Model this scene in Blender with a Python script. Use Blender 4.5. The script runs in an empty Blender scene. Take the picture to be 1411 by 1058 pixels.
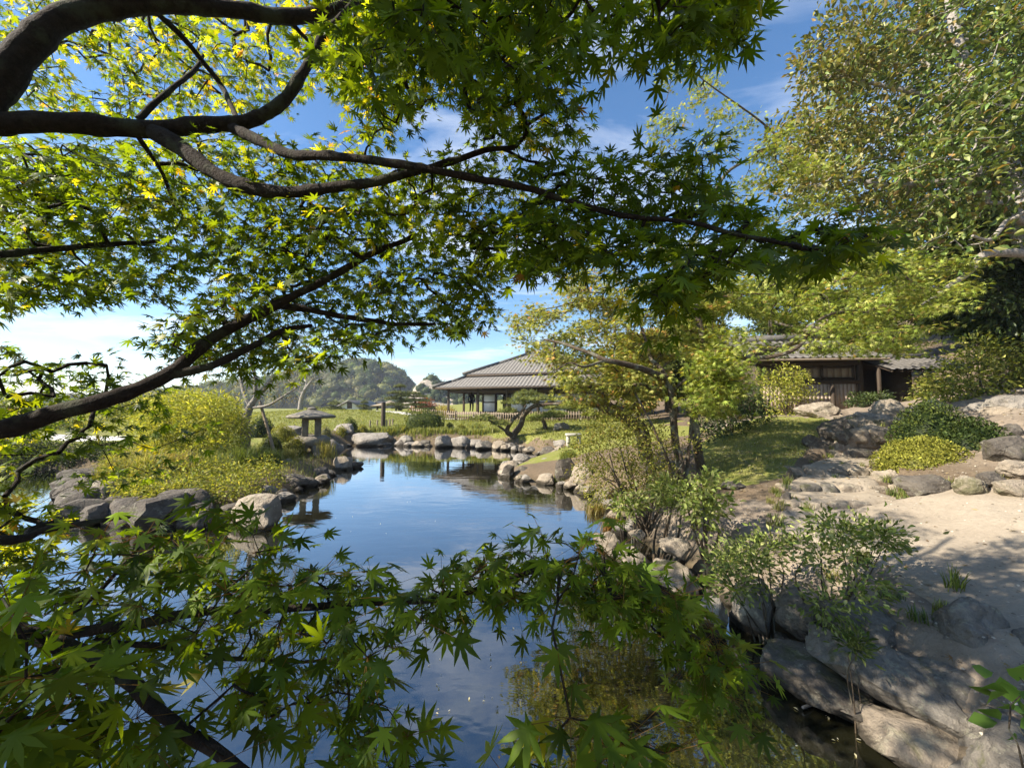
import bpy, math, random
import numpy as np
from mathutils import Vector, Matrix, noise as mnoise

sc = bpy.context.scene
COL = sc.collection
R = np.random.default_rng(7)
rad = math.radians

# ------------------------------------------------------------------ camera
CAM_Z = 1.9
PITCH = rad(3.35)
F = 530.0                      # focal length in pixels of the 1411 px wide photograph
cam = bpy.data.cameras.new("camera")
cam.sensor_fit = 'HORIZONTAL'; cam.sensor_width = 36.0
cam.lens = F / 1411.0 * 36.0
cam.clip_start = 0.05; cam.clip_end = 5000
cam_ob = bpy.data.objects.new("camera", cam); COL.objects.link(cam_ob)
cam_ob.location = (0, 0, CAM_Z); cam_ob.rotation_euler = (math.pi / 2 + PITCH, 0, 0)
sc.camera = cam_ob

# ------------------------------------------------------------------ sun and sky
SUN = Vector((-0.755, -0.21, 0.62)).normalized()      # towards the sun: from the left, a little behind the camera
sun_el = math.asin(SUN.z)
sun_az = math.atan2(SUN.x, SUN.y)
sl = bpy.data.lights.new("sun", 'SUN'); sl.energy = 5.0; sl.angle = rad(0.5); sl.color = (1.0, 0.90, 0.75)
so = bpy.data.objects.new("sun", sl); COL.objects.link(so)
so.location = (-30, -5, 40); so.rotation_euler = SUN.to_track_quat('Z', 'Y').to_euler()

w = bpy.data.worlds.new("World"); sc.world = w; w.use_nodes = True
nt = w.node_tree; nt.nodes.clear()
def nd(nt, t, **kw):
    n = nt.nodes.new(t)
    for k, v in kw.items(): setattr(n, k, v)
    return n
sky = nd(nt, 'ShaderNodeTexSky'); sky.sky_type = 'NISHITA'; sky.sun_disc = False
sky.sun_elevation = sun_el; sky.sun_rotation = sun_az
sky.air_density = 1.0; sky.dust_density = 0.25; sky.ozone_density = 2.2; sky.altitude = 0
bg = nd(nt, 'ShaderNodeBackground'); bg.inputs[1].default_value = 0.085
out = nd(nt, 'ShaderNodeOutputWorld')
# thin wispy cloud, a noise over the sky dome (direction projected on a high plane)
tc = nd(nt, 'ShaderNodeTexCoord')
sep = nd(nt, 'ShaderNodeSeparateXYZ'); nt.links.new(tc.outputs['Generated'], sep.inputs[0])
mx = nd(nt, 'ShaderNodeMath', operation='MAXIMUM'); nt.links.new(sep.outputs[2], mx.inputs[0]); mx.inputs[1].default_value = 0.0
ad = nd(nt, 'ShaderNodeMath', operation='ADD'); nt.links.new(mx.outputs[0], ad.inputs[0]); ad.inputs[1].default_value = 0.12
dx = nd(nt, 'ShaderNodeMath', operation='DIVIDE'); nt.links.new(sep.outputs[0], dx.inputs[0]); nt.links.new(ad.outputs[0], dx.inputs[1])
dy = nd(nt, 'ShaderNodeMath', operation='DIVIDE'); nt.links.new(sep.outputs[1], dy.inputs[0]); nt.links.new(ad.outputs[0], dy.inputs[1])
cb = nd(nt, 'ShaderNodeCombineXYZ'); nt.links.new(dx.outputs[0], cb.inputs[0]); nt.links.new(dy.outputs[0], cb.inputs[1])
mp = nd(nt, 'ShaderNodeMapping'); mp.inputs['Rotation'].default_value = (0, 0, rad(35)); mp.inputs['Scale'].default_value = (0.75, 1.5, 1)
mp.inputs['Location'].default_value = (0.3, 0.55, 0)
nt.links.new(cb.outputs[0], mp.inputs[0])
n1 = nd(nt, 'ShaderNodeTexNoise'); n1.inputs['Scale'].default_value = 1.25; n1.inputs['Detail'].default_value = 9; n1.inputs['Roughness'].default_value = 0.56; n1.inputs['Distortion'].default_value = 0.5
nt.links.new(mp.outputs[0], n1.inputs['Vector'])
rp = nd(nt, 'ShaderNodeValToRGB'); rp.color_ramp.elements[0].position = 0.49; rp.color_ramp.elements[1].position = 0.78
rp.color_ramp.elements[1].color = (0.8, 0.8, 0.8, 1)
nt.links.new(n1.outputs[0], rp.inputs[0])
mixc = nd(nt, 'ShaderNodeMixRGB'); nt.links.new(rp.outputs[0], mixc.inputs[0]); hs = nd(nt, 'ShaderNodeHueSaturation'); hs.inputs['Saturation'].default_value = 1.18; nt.links.new(sky.outputs[0], hs.inputs['Color']); nt.links.new(hs.outputs[0], mixc.inputs[1]); mixc.inputs[2].default_value = (6.6, 6.8, 7.1, 1)
nt.links.new(mixc.outputs[0], bg.inputs[0]); nt.links.new(bg.outputs[0], out.inputs[0])

sc.view_settings.view_transform = 'Standard'; sc.view_settings.look = 'None'
sc.view_settings.gamma = 1.0; sc.view_settings.exposure = 1.45
sc.view_settings.use_curve_mapping = False
cy = sc.cycles
cy.max_bounces = 8; cy.diffuse_bounces = 3; cy.glossy_bounces = 4; cy.transmission_bounces = 5; cy.transparent_max_bounces = 10
cy.caustics_reflective = False; cy.caustics_refractive = False

# ------------------------------------------------------------------ pixel <-> world helpers (layout only)
_cp, _sp = math.cos(PITCH), math.sin(PITCH)
def ray(px, py):
    u = (px - 705.5) / F; v = (529.0 - py) / F
    return np.array([u, _cp - v * _sp, _sp + v * _cp])
def W(px, py, d):              # the point seen at a pixel whose world y is d
    r = ray(px, py); return np.array([0, 0, CAM_Z]) + r * (d / r[1])
def G(px, py, z=0.0):          # the point seen at a pixel on the level z
    r = ray(px, py); return np.array([0, 0, CAM_Z]) + r * ((z - CAM_Z) / r[2])

# ------------------------------------------------------------------ objects
def tag(o, label=None, cat=None, group=None, kind=None):
    if label: o['label'] = label
    if cat: o['category'] = cat
    if group: o['group'] = group
    if kind: o['kind'] = kind
    return o
def wloc(o):
    p = np.zeros(3)
    while o is not None:
        p = p + np.array(o.location); o = o.parent
    return p
def empty(name, loc, label, cat, group=None):
    o = bpy.data.objects.new(name, None); COL.objects.link(o); o.empty_display_size = 0.2
    o.location = tuple(float(c) for c in loc); return tag(o, label, cat, group)
class MB:
    """collects points, faces (arrays of one width each) and point colours, builds ONE mesh object"""
    def __init__(s): s.v = []; s.f = []; s.c = []; s.n = 0
    def add(s, v, f, c=(1, 1, 1)):
        v = np.asarray(v, float).reshape(-1, 3)
        if len(v) == 0: return s
        if isinstance(f, np.ndarray): s.f.append(f + s.n)
        else:
            byk = {}
            for q in f: byk.setdefault(len(q), []).append(q)
            for k in byk: s.f.append(np.array(byk[k]) + s.n)
        c = np.asarray(c, float)
        if c.ndim == 1: c = np.tile(c, (len(v), 1))
        s.v.append(v); s.c.append(c); s.n += len(v); return s
    def build(s, name, mat, parent=None, loc=None, smooth=False):
        me = bpy.data.meshes.new(name)
        V = np.concatenate(s.v); C = np.concatenate(s.c)
        off = wloc(parent) if parent is not None else np.array(loc if loc is not None else (0, 0, 0), float)
        V = V - off
        me.vertices.add(len(V)); me.vertices.foreach_set('co', V.astype(np.float32).ravel())
        nl = sum(f.size for f in s.f); npol = sum(len(f) for f in s.f)
        me.loops.add(nl); me.polygons.add(npol)
        me.loops.foreach_set('vertex_index', np.concatenate([f.ravel() for f in s.f]).astype(np.int32))
        tot = np.concatenate([np.full(len(f), f.shape[1]) for f in s.f])
        st = np.concatenate([[0], np.cumsum(tot)[:-1]])
        me.polygons.foreach_set('loop_start', st.astype(np.int32))
        a = me.attributes.new('col', 'FLOAT_COLOR', 'POINT')
        a.data.foreach_set('color', np.hstack([C, np.ones((len(C), 1))]).astype(np.float32).ravel())
        me.update(calc_edges=True); me.validate()
        if smooth: me.polygons.foreach_set('use_smooth', np.ones(len(me.polygons), bool))
        if mat is not None: me.materials.append(mat)
        o = bpy.data.objects.new(name, me); COL.objects.link(o)
        if parent is not None: o.parent = parent
        else: o.location = tuple(off)
        return o

# ------------------------------------------------------------------ shape helpers
def unit(a): a = np.asarray(a, float); return a / np.maximum(np.linalg.norm(a, axis=-1, keepdims=True), 1e-9)
def catmull(P, n=4):
    P = np.asarray(P, float)
    if len(P) < 3 or n < 2: return P
    Q = np.vstack([2 * P[0] - P[1], P, 2 * P[-1] - P[-2]]); out = []
    for i in range(1, len(Q) - 2):
        for k in range(n):
            t = k / n; a, b, c, d = Q[i - 1], Q[i], Q[i + 1], Q[i + 2]
            out.append(0.5 * (2 * b + (c - a) * t + (2 * a - 5 * b + 4 * c - d) * t * t + (3 * b - a - 3 * c + d) * t ** 3))
    out.append(P[-1]); return np.array(out)
def tube(mb, P, r, k=6, c=(1, 1, 1), jit=0.0, caps=True):
    P = np.asarray(P, float); n = len(P); r = np.broadcast_to(np.asarray(r, float), (n,))
    T = unit(np.gradient(P, axis=0)); u = np.array([0, 0, 1.0]) if abs(T[0, 2]) < 0.9 else np.array([1.0, 0, 0])
    A = np.zeros((n, 3)); a = unit(np.cross(T[0], u))
    for i in range(n):
        a = unit(a - T[i] * np.dot(a, T[i])); A[i] = a
    B = np.cross(T, A); ang = np.linspace(0, 2 * np.pi, k, endpoint=False)
    rr = r[:, None] * (1 + (jit * R.standard_normal((n, k)) if jit else 0))
    V = P[:, None] + rr[..., None] * (np.cos(ang)[None, :, None] * A[:, None] + np.sin(ang)[None, :, None] * B[:, None])
    i = np.arange(n - 1)[:, None] * k; j = np.arange(k)[None]; j2 = (j + 1) % k
    Fq = np.stack([i + j, i + j2, i + k + j2, i + k + j], -1).reshape(-1, 4)
    mb.add(V.reshape(-1, 3), Fq, c)
    if caps and k >= 5:
        mb.add(V[0], [tuple(range(k))[::-1]], c); mb.add(V[-1], [tuple(range(k))], c)
def box(mb, c, s, rz=0.0, col=(1, 1, 1), bev=0.0):
    """box of size s centred on c, turned by rz; chamfered when bev > 0"""
    c = np.asarray(c, float); h = np.asarray(s, float) / 2; b = min(bev, *(h * 0.8)) if bev else 0
    if not b:
        V = np.array([[x, y, z] for x in (-1, 1) for y in (-1, 1) for z in (-1, 1)]) * h
        f = [(0, 1, 3, 2), (4, 6, 7, 5), (0, 4, 5, 1), (2, 3, 7, 6), (0, 2, 6, 4), (1, 5, 7, 3)]
    else:
        V = []; idx = {}
        for x in (-1, 1):
            for y in (-1, 1):
                for z in (-1, 1):
                    for a in range(3):
                        p = np.array([x, y, z]) * (h - b); p[a] = (x, y, z)[a] * h[a]; idx[(x, y, z, a)] = len(V); V.append(p)
        f = []; sg = (-1, 1)
        for a in range(3):
            o = [q for q in range(3) if q != a]
            for s1 in sg:
                loop = []
                for (p, q) in ((-1, -1), (1, -1), (1, 1), (-1, 1)):
                    k = [0, 0, 0]; k[a] = s1; k[o[0]] = p; k[o[1]] = q; loop.append(idx[(k[0], k[1], k[2], a)])
                f.append(tuple(loop))
            for p in sg:
                for q in sg:
                    k1 = [0, 0, 0]; k1[a] = -1; k1[o[0]] = p; k1[o[1]] = q; k2 = list(k1); k2[a] = 1
                    f.append((idx[(*k1, o[0])], idx[(*k2, o[0])], idx[(*k2, o[1])], idx[(*k1, o[1])]))
        for x in sg:
            for y in sg:
                for z in sg: f.append((idx[(x, y, z, 0)], idx[(x, y, z, 1)], idx[(x, y, z, 2)]))
        V = np.array(V)
        # turn every face outwards
        g = []
        for q in f:
            p = V[list(q)]; nrm = np.cross(p[1] - p[0], p[2] - p[0])
            g.append(q if np.dot(nrm, p.mean(0)) > 0 else q[::-1])
        f = g
    cr, sr = math.cos(rz), math.sin(rz); M = np.array([[cr, -sr, 0], [sr, cr, 0], [0, 0, 1]])
    mb.add(V @ M.T + c, f, col)
def beam(mb, a, b, w, h=None, col=(1, 1, 1)):
    """square bar from a to b"""
    a = np.asarray(a, float); b = np.asarray(b, float); h = h or w
    t = unit(b - a); u = np.array([0, 0, 1.0]) if abs(t[2]) < 0.95 else np.array([1.0, 0, 0])
    s = unit(np.cross(t, u)); n = np.cross(s, t); V = []
    for p in (a, b):
        for (i, j) in ((-1, -1), (1, -1), (1, 1), (-1, 1)): V.append(p + s * i * w / 2 + n * j * h / 2)
    mb.add(V, [(0, 1, 5, 4), (1, 2, 6, 5), (2, 3, 7, 6), (3, 0, 4, 7), (3, 2, 1, 0), (4, 5, 6, 7)], col)

# ------------------------------------------------------------------ materials
def mat(name):
    m = bpy.data.materials.new(name); m.use_nodes = True; t = m.node_tree
    return m, t, t.nodes['Principled BSDF'], t.nodes['Material Output']
def ramp(t, fac, stops):
    r = t.nodes.new('ShaderNodeValToRGB'); e = r.color_ramp.elements
    while len(e) < len(stops): e.new(0.5)
    for k, (p, c) in enumerate(stops): e[k].position = p; e[k].color = (*c, 1)
    t.links.new(fac, r.inputs[0]); return r.outputs[0]
def noise(t, scale, detail=6, rough=0.6, vec=None, dist=0.0):
    n = t.nodes.new('ShaderNodeTexNoise'); n.inputs['Scale'].default_value = scale; n.inputs['Detail'].default_value = detail
    n.inputs['Roughness'].default_value = rough; n.inputs['Distortion'].default_value = dist
    if vec is not None: t.links.new(vec, n.inputs['Vector'])
    return n.outputs[0]
def mixrgb(t, fac, a, b, bt='MIX'):
    m = t.nodes.new('ShaderNodeMixRGB'); m.blend_type = bt
    for k, v in ((0, fac), (1, a), (2, b)):
        if isinstance(v, (int, float)): m.inputs[k].default_value = v
        elif isinstance(v, tuple): m.inputs[k].default_value = (*v, 1)
        else: t.links.new(v, m.inputs[k])
    return m.outputs[0]
def mth(t, op, a, b=0.0, clamp=False):
    m = t.nodes.new('ShaderNodeMath'); m.operation = op; m.use_clamp = clamp
    for k, v in ((0, a), (1, b)):
        if isinstance(v, (int, float)): m.inputs[k].default_value = v
        else: t.links.new(v, m.inputs[k])
    return m.outputs[0]
def bump(t, b, h, strength=0.5, dist=0.02):
    n = t.nodes.new('ShaderNodeBump'); n.inputs['Strength'].default_value = strength; n.inputs['Distance'].default_value = dist
    t.links.new(h, n.inputs['Height']); t.links.new(n.outputs[0], b.inputs['Normal'])
def objco(t): return t.nodes.new('ShaderNodeTexCoord').outputs['Object']
def geopos(t): return t.nodes.new('ShaderNodeNewGeometry').outputs['Position']
def attr(t, name):
    a = t.nodes.new('ShaderNodeAttribute'); a.attribute_name = name; return a

def leaf_mat(name, trans=0.45, gloss=0.2, rough=0.5, tcol=(1.5, 1.35, 0.5)):
    m, t, b, o = mat(name)
    c = attr(t, 'col').outputs[0]
    b.inputs['Roughness'].default_value = rough; b.inputs['Specular IOR Level'].default_value = gloss
    t.links.new(c, b.inputs['Base Color'])
    tr = t.nodes.new('ShaderNodeBsdfTranslucent'); tc = mixrgb(t, 1.0, c, tcol, 'MULTIPLY'); t.links.new(tc, tr.inputs[0])
    mx = t.nodes.new('ShaderNodeMixShader'); mx.inputs[0].default_value = trans
    t.links.new(b.outputs[0], mx.inputs[1]); t.links.new(tr.outputs[0], mx.inputs[2]); t.links.new(mx.outputs[0], o.inputs[0])
    return m
M = {}
M['maple_leaf'] = leaf_mat('maple_leaf', 0.55, 0.18, 0.45, (2.3, 1.95, 0.4))
M['leaf'] = leaf_mat('leaf', 0.38, 0.12, 0.5)
M['glossy_leaf'] = leaf_mat('glossy_leaf', 0.25, 0.25, 0.42)
M['needle'] = leaf_mat('needle', 0.2, 0.2, 0.6)
M['blade'] = leaf_mat('blade', 0.4, 0.25, 0.5)

def bark(name, c0, c1, sc_=30, lich=None):
    m, t, b, o = mat(name); p = geopos(t)
    n = noise(t, sc_, 7, 0.65, p); c = ramp(t, n, [(0.3, c0), (0.7, c1)])
    if lich: c = mixrgb(t, ramp(t, noise(t, 7, 5, 0.6, p), [(0.52, (0, 0, 0)), (0.62, (1, 1, 1))]), c, lich)
    t.links.new(c, b.inputs['Base Color']); b.inputs['Roughness'].default_value = 0.9; b.inputs['Specular IOR Level'].default_value = 0.2
    n9 = t.nodes.new('ShaderNodeTexNoise'); n9.inputs['Scale'].default_value = sc_ * 3; n9.inputs['Detail'].default_value = 6; t.links.new(p, n9.inputs['Vector']); bump(t, b, mth(t, 'ADD', n, mth(t, 'MULTIPLY', n9.outputs[0], .5)), 1.0, 0.014); return m
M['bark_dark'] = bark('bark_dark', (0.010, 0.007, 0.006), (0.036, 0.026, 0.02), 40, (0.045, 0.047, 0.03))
M['bark_brown'] = bark('bark_brown', (0.035, 0.026, 0.018), (0.12, 0.09, 0.06), 26, (0.16, 0.16, 0.12))
M['bark_grey'] = bark('bark_grey', (0.12, 0.105, 0.09), (0.38, 0.35, 0.31), 22)
M['bark_pale'] = bark('bark_pale', (0.2, 0.18, 0.15), (0.5, 0.47, 0.42), 14)

def rock_mat(name, a, b_, c_, lich, s=1.0):
    m, t, b, o = mat(name); p = geopos(t)
    n = noise(t, 2.2 * s, 9, 0.62, p, 0.4); n2 = noise(t, 9 * s, 8, 0.7, p)
    c = ramp(t, n, [(0.25, a), (0.5, b_), (0.75, c_)])
    c = mixrgb(t, 0.55, c, ramp(t, n2, [(0.3, tuple(x * 0.45 for x in b_)), (0.7, tuple(min(1, x * 1.35) for x in b_))]))
    c = mixrgb(t, ramp(t, noise(t, 5 * s, 6, 0.7, p), [(0.56, (0, 0, 0)), (0.66, (0.7, 0.7, 0.7))]), c, lich)
    c = mixrgb(t, ramp(t, noise(t, 1.7 * s, 7, 0.7, p, .6), [(0.57, (0, 0, 0)), (0.66, (0.75, 0.75, 0.75))]), c, (0.075, 0.078, 0.028))      # moss
    c = mixrgb(t, ramp(t, noise(t, 24 * s, 5, 0.7, p), [(0.64, (0, 0, 0)), (0.70, (0.8, 0.8, 0.8))]), c, tuple(min(1, q * 1.5) for q in lich))      # lichen spots
    sp = t.nodes.new('ShaderNodeSeparateXYZ'); t.links.new(p, sp.inputs[0])
    wet = mth(t, 'ADD', sp.outputs[2], mth(t, 'MULTIPLY', mth(t, 'SUBTRACT', n2, 0.5), 0.12))
    k = ramp(t, wet, [(0.0, (1, 1, 1)), (0.075, (0.95, 0.95, 0.95)), (0.115, (0, 0, 0))])       # the wet, algae-stained foot at the waterline
    c = mixrgb(t, k, c, (0.045, 0.037, 0.026))
    t.links.new(c, b.inputs['Base Color']); b.inputs['Roughness'].default_value = 0.88; b.inputs['Specular IOR Level'].default_value = 0.25
    v = t.nodes.new('ShaderNodeTexVoronoi'); v.feature = 'DISTANCE_TO_EDGE'; v.inputs['Scale'].default_value = 1.6 * s
    t.links.new(mixrgb(t, 0.25, p, t.nodes['Noise Texture'].outputs['Color'] if 'Noise Texture' in t.nodes else p), v.inputs['Vector'])
    cr = ramp(t, v.outputs['Distance'], [(0.0, (0.55, 0.55, 0.55)), (0.035, (1, 1, 1))])
    h = mth(t, 'ADD', mth(t, 'ADD', mth(t, 'MULTIPLY', n, 1.2), n2), mth(t, 'MULTIPLY', cr, 0.5))
    bump(t, b, h, 1.0, 0.07 / s); return m
M['rock_grey'] = rock_mat('rock_grey', (0.11, 0.098, 0.083), (0.25, 0.225, 0.193), (0.40, 0.37, 0.32), (0.41, 0.39, 0.31))
M['rock_tan'] = rock_mat('rock_tan', (0.14, 0.11, 0.08), (0.29, 0.242, 0.185), (0.44, 0.38, 0.30), (0.42, 0.38, 0.28))
M['rock_dark'] = rock_mat('rock_dark', (0.045, 0.038, 0.031), (0.105, 0.09, 0.074), (0.20, 0.178, 0.148), (0.26, 0.25, 0.19), 1.6)
M['rock_near'] = rock_mat('rock_near', (0.075, 0.066, 0.055), (0.165, 0.148, 0.125), (0.29, 0.265, 0.225), (0.27, 0.26, 0.19), 2.6)

def plain(name, c, rough=0.7, spec=0.3, var=0.25, s=12, bmp=0.2, stretch=None, metal=0.0):
    m, t, b, o = mat(name); p = objco(t)
    if stretch:
        mp_ = t.nodes.new('ShaderNodeMapping'); mp_.inputs['Scale'].default_value = stretch; t.links.new(p, mp_.inputs[0]); p = mp_.outputs[0]
    n = noise(t, s, 7, 0.65, p)
    cc = ramp(t, n, [(0.25, tuple(x * (1 - var) for x in c)), (0.75, tuple(min(1, x * (1 + var)) for x in c))])
    cc = mixrgb(t, 1.0, cc, attr(t, 'col').outputs[0], 'MULTIPLY')
    t.links.new(cc, b.inputs['Base Color']); b.inputs['Roughness'].default_value = rough; b.inputs['Specular IOR Level'].default_value = spec
    b.inputs['Metallic'].default_value = metal
    if bmp: bump(t, b, n, bmp, 0.01)
    return m
M['tile'] = plain('roof_tile', (0.135, 0.127, 0.118), 0.62, 0.35, 0.35, 5, 0.2)
M['tile_dark'] = plain('ridge_tile', (0.12, 0.115, 0.11), 0.6, 0.35, 0.3, 6, 0.2)
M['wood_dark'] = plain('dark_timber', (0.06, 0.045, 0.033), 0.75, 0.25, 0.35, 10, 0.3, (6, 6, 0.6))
M['wood_grey'] = plain('weathered_plank', (0.43, 0.34, 0.275), 0.8, 0.2, 0.3, 12, 0.3, (8, 8, 0.5))
M['wood_brown'] = plain('brown_board', (0.25, 0.20, 0.15), 0.8, 0.2, 0.3, 12, 0.3, (8, 8, 0.5))
M['bamboo'] = plain('bamboo', (0.22, 0.17, 0.115), 0.6, 0.3, 0.3, 14, 0.1, (4, 4, 1))
M['paper'] = plain('paper_screen', (0.72, 0.74, 0.74), 0.6, 0.3, 0.06, 4, 0)
M['wall_white'] = plain('pale_wall', (0.7, 0.69, 0.66), 0.85, 0.2, 0.08, 3, 0)
M['stone'] = rock_mat('lantern_stone', (0.13, 0.115, 0.09), (0.24, 0.215, 0.175), (0.36, 0.33, 0.27), (0.3, 0.31, 0.22), 3)
M['stone_pale'] = plain('pale_cut_stone', (0.34, 0.32, 0.27), 0.85, 0.2, 0.15, 8, 0.3)
M['thatch'] = plain('thatch', (0.24, 0.2, 0.15), 0.9, 0.1, 0.4, 20, 0.4, (1, 1, 6))
M['skin'] = plain('skin', (0.5, 0.32, 0.23), 0.6, 0.3, 0.05, 5, 0)
M['hair'] = plain('hair', (0.02, 0.016, 0.013), 0.6, 0.3, 0.2, 20, 0)
M['cloth'] = plain('cloth', (1, 1, 1), 0.85, 0.1, 0.12, 14, 0)
# ------------------------------------------------------------------ terrain
shore_px = [(1252,1041),(1205,1000),(1163,972),(1120,928),(1081,896),(1042,868),(1008,835),(973,822),(947,790),(908,764),(882,747),(858,728),(845,706),
            (839,693),(810,681),(773,671),(746,666),(708,661),(690,654),(693,649),(712,642),(742,637),(770,630),(764,627),(742,626.5),(720,622),(695,619),(676,617.5),(650,616),
            (620,615.5),(575,614.8),(520,613.7),(484,614.4),(462,618),(456,628),(466,637),(484,640),(486,644),(462,650),(436,668),(416,674),(385,690),(372,706),(330,722),
            (250,728),(170,716),(128,700),(112,682),(122,664),(132,650),(100,645),(40,645),(0,645),(-160,645),(-400,650)]
shore = [(-14.5, 1.0), (-6, 1.2), (-3, 1.45), (-1, 1.5), (0.6, 1.45), (1.5, 1.5)] + [tuple(G(x, y)[:2]) for x, y in shore_px] + [(-22, 9.0), (-24, 4.0)]
shore = np.array(shore)
def shore_sd(x, y):            # distance to the shoreline, positive on land
    x = np.asarray(x, float); y = np.asarray(y, float); sh = x.shape; x = x.ravel(); y = y.ravel()
    d = np.full(x.shape, 1e9); ins = np.zeros(x.shape, bool); n = len(shore)
    for i in range(n):
        ax, ay = shore[i]; bx, by = shore[(i + 1) % n]; ex, ey = bx - ax, by - ay
        t = np.clip(((x - ax) * ex + (y - ay) * ey) / (ex * ex + ey * ey + 1e-12), 0, 1)
        d = np.minimum(d, np.hypot(x - ax - t * ex, y - ay - t * ey))
        c = (ay > y) != (by > y); ins ^= c & (x < (bx - ax) * (y - ay) / (by - ay + 1e-12) + ax)
    return np.where(ins, -d, d).reshape(sh)
ctl = []                       # (x, y, height of the land)
def cz(px, py, z): p = G(px, py, z); ctl.append((p[0], p[1], z))
ctl += [(0, 0, .35), (-3, .6, .35), (-8, 0, .4), (3, 0, .55), (1.6, 1.0, .38), (2.4, 1.3, .5), (-12, -4, .5), (6, -3, .8), (0, -6, .6), (12, -2, 1.6)]
for a in [(1400,850,.62),(1330,800,.62),(1300,760,.66),(1200,722,.70),(1120,735,.60),(1050,730,.56),(980,720,.52),(930,710,.48),(1150,698,.74),(1200,675,.86),(1180,653,.97),(1180,627,1.12),
          (1170,606,1.28),(1180,591,1.42),(1180,577,1.60),(1040,690,.72),(1000,662,.8),(1000,640,.95),(1060,640,1.02),(1050,605,1.22),(1060,578,1.58),(940,655,.75),(960,600,1.1),
          (880,690,.42),(850,655,.45),(830,630,.6),(860,600,.9),(790,655,.28),(755,648,.25),(770,612,.45),(750,603,.6),(730,590,.8),(780,585,.95),
          (620,606,.35),(520,604,.35),(570,596,.6),(480,598,.55),(640,588,.8),(440,618,.45),(400,650,.35),(320,670,.35),(220,690,.35),(250,640,.5),(350,610,.6),(330,595,.8),
          (400,602,.7),(60,620,.5),(-100,620,.6),(0,605,.8)]: cz(*a)
ctl += [(-14, 27, 1.65), (-11, 26, 1.6), (-8, 24, 1.15), (-17, 24, 1.4), (-9, 32, 1.5), (-5, 24, .95), (-6, 29, 1.0), (-2, 27.5, .95), (3, 26, .95), (8, 24, 1.2), (0, 36, 1.0), (-12, 45, .6), (-9, 45, .55), (-15, 44, .7), (-24, 30, 1.2), (-30, 15, 1.0),
        (11, 13.5, 1.7), (13.5, 14, 1.72), (9.5, 13, 1.66), (16, 15, 1.9), (10, 18, 1.7),
        (4.8, 3.2, .92), (5.0, 4.2, 1.0), (5.6, 4.0, 1.2), (6.7, 5.3, 1.55), (7.6, 6.6, 1.75), (9, 7.2, 1.98), (12, 9, 2.3), (14, 12, 2.35), (9.3, 9.5, 1.8), (8.0, 8.0, 1.6), (9, 3.5, 2.0), (12, 5, 2.5),
        (20, 13, 3.2), (18, 18, 3.2), (27, 25, 6.5), (35, 20, 9.5), (25, 12, 4.6), (40, 40, 14), (24, 34, 6), (15, 32, 2.2), (50, 10, 16)]
ctl = np.array(ctl)
def _phi(x, y): return np.sqrt((x[:, None] - ctl[None, :, 0]) ** 2 + (y[:, None] - ctl[None, :, 1]) ** 2 + 0.15)
_A = np.zeros((len(ctl) + 1,) * 2); _A[:-1, :-1] = _phi(ctl[:, 0], ctl[:, 1]) - 0.04 * np.eye(len(ctl)); _A[:-1, -1] = 1; _A[-1, :-1] = 1
_wt = np.linalg.solve(_A, np.append(ctl[:, 2], 0))
def smooth(a, b, x): t = np.clip((x - a) / (b - a), 0, 1); return t * t * (3 - 2 * t)
def vnoise(x, y, s, seed=0):
    """smooth value noise by layered sines (fast, vectorised)"""
    x = np.asarray(x) * s + seed * 1.7; y = np.asarray(y) * s + seed * 3.1
    return (np.sin(1.7 * x + 1.3 * np.sin(y * 1.1)) + np.sin(1.9 * y + 1.7 * np.sin(x * .9 + 1)) + .6 * np.sin(3.1 * x + 2.7 * y + np.sin(2 * y)) + .5 * np.sin(4.7 * y - 3.9 * x + 2 * np.sin(1.3 * x))) / 3.1
STEP_Z = [.70, .77, .87, 1.0, 1.13, 1.25, 1.37, 1.50, 1.63]
STEP_PX = [(1160, 701), (1160, 679), (1155, 657), (1155, 629), (1170, 617), (1182, 609), (1195, 600), (1195, 587)]
STEP_Y = [G(a, b, z)[1] for (a, b), z in zip(STEP_PX, STEP_Z)]
STEP_POLY = np.array([G(x, y, z)[:2] for x, y, z in [(1075,706,.7),(1066,680,.82),(1082,656,.95),(1106,630,1.1),(1134,612,1.24),(1152,598,1.38),(1158,585,1.5),(1160,573,1.63),(1236,573,1.63),(1236,588,1.5),(1234,602,1.36),(1220,616,1.24),(1216,632,1.12),(1236,655,.98),(1256,668,.9),(1270,690,.78),(1262,706,.7)]])
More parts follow.
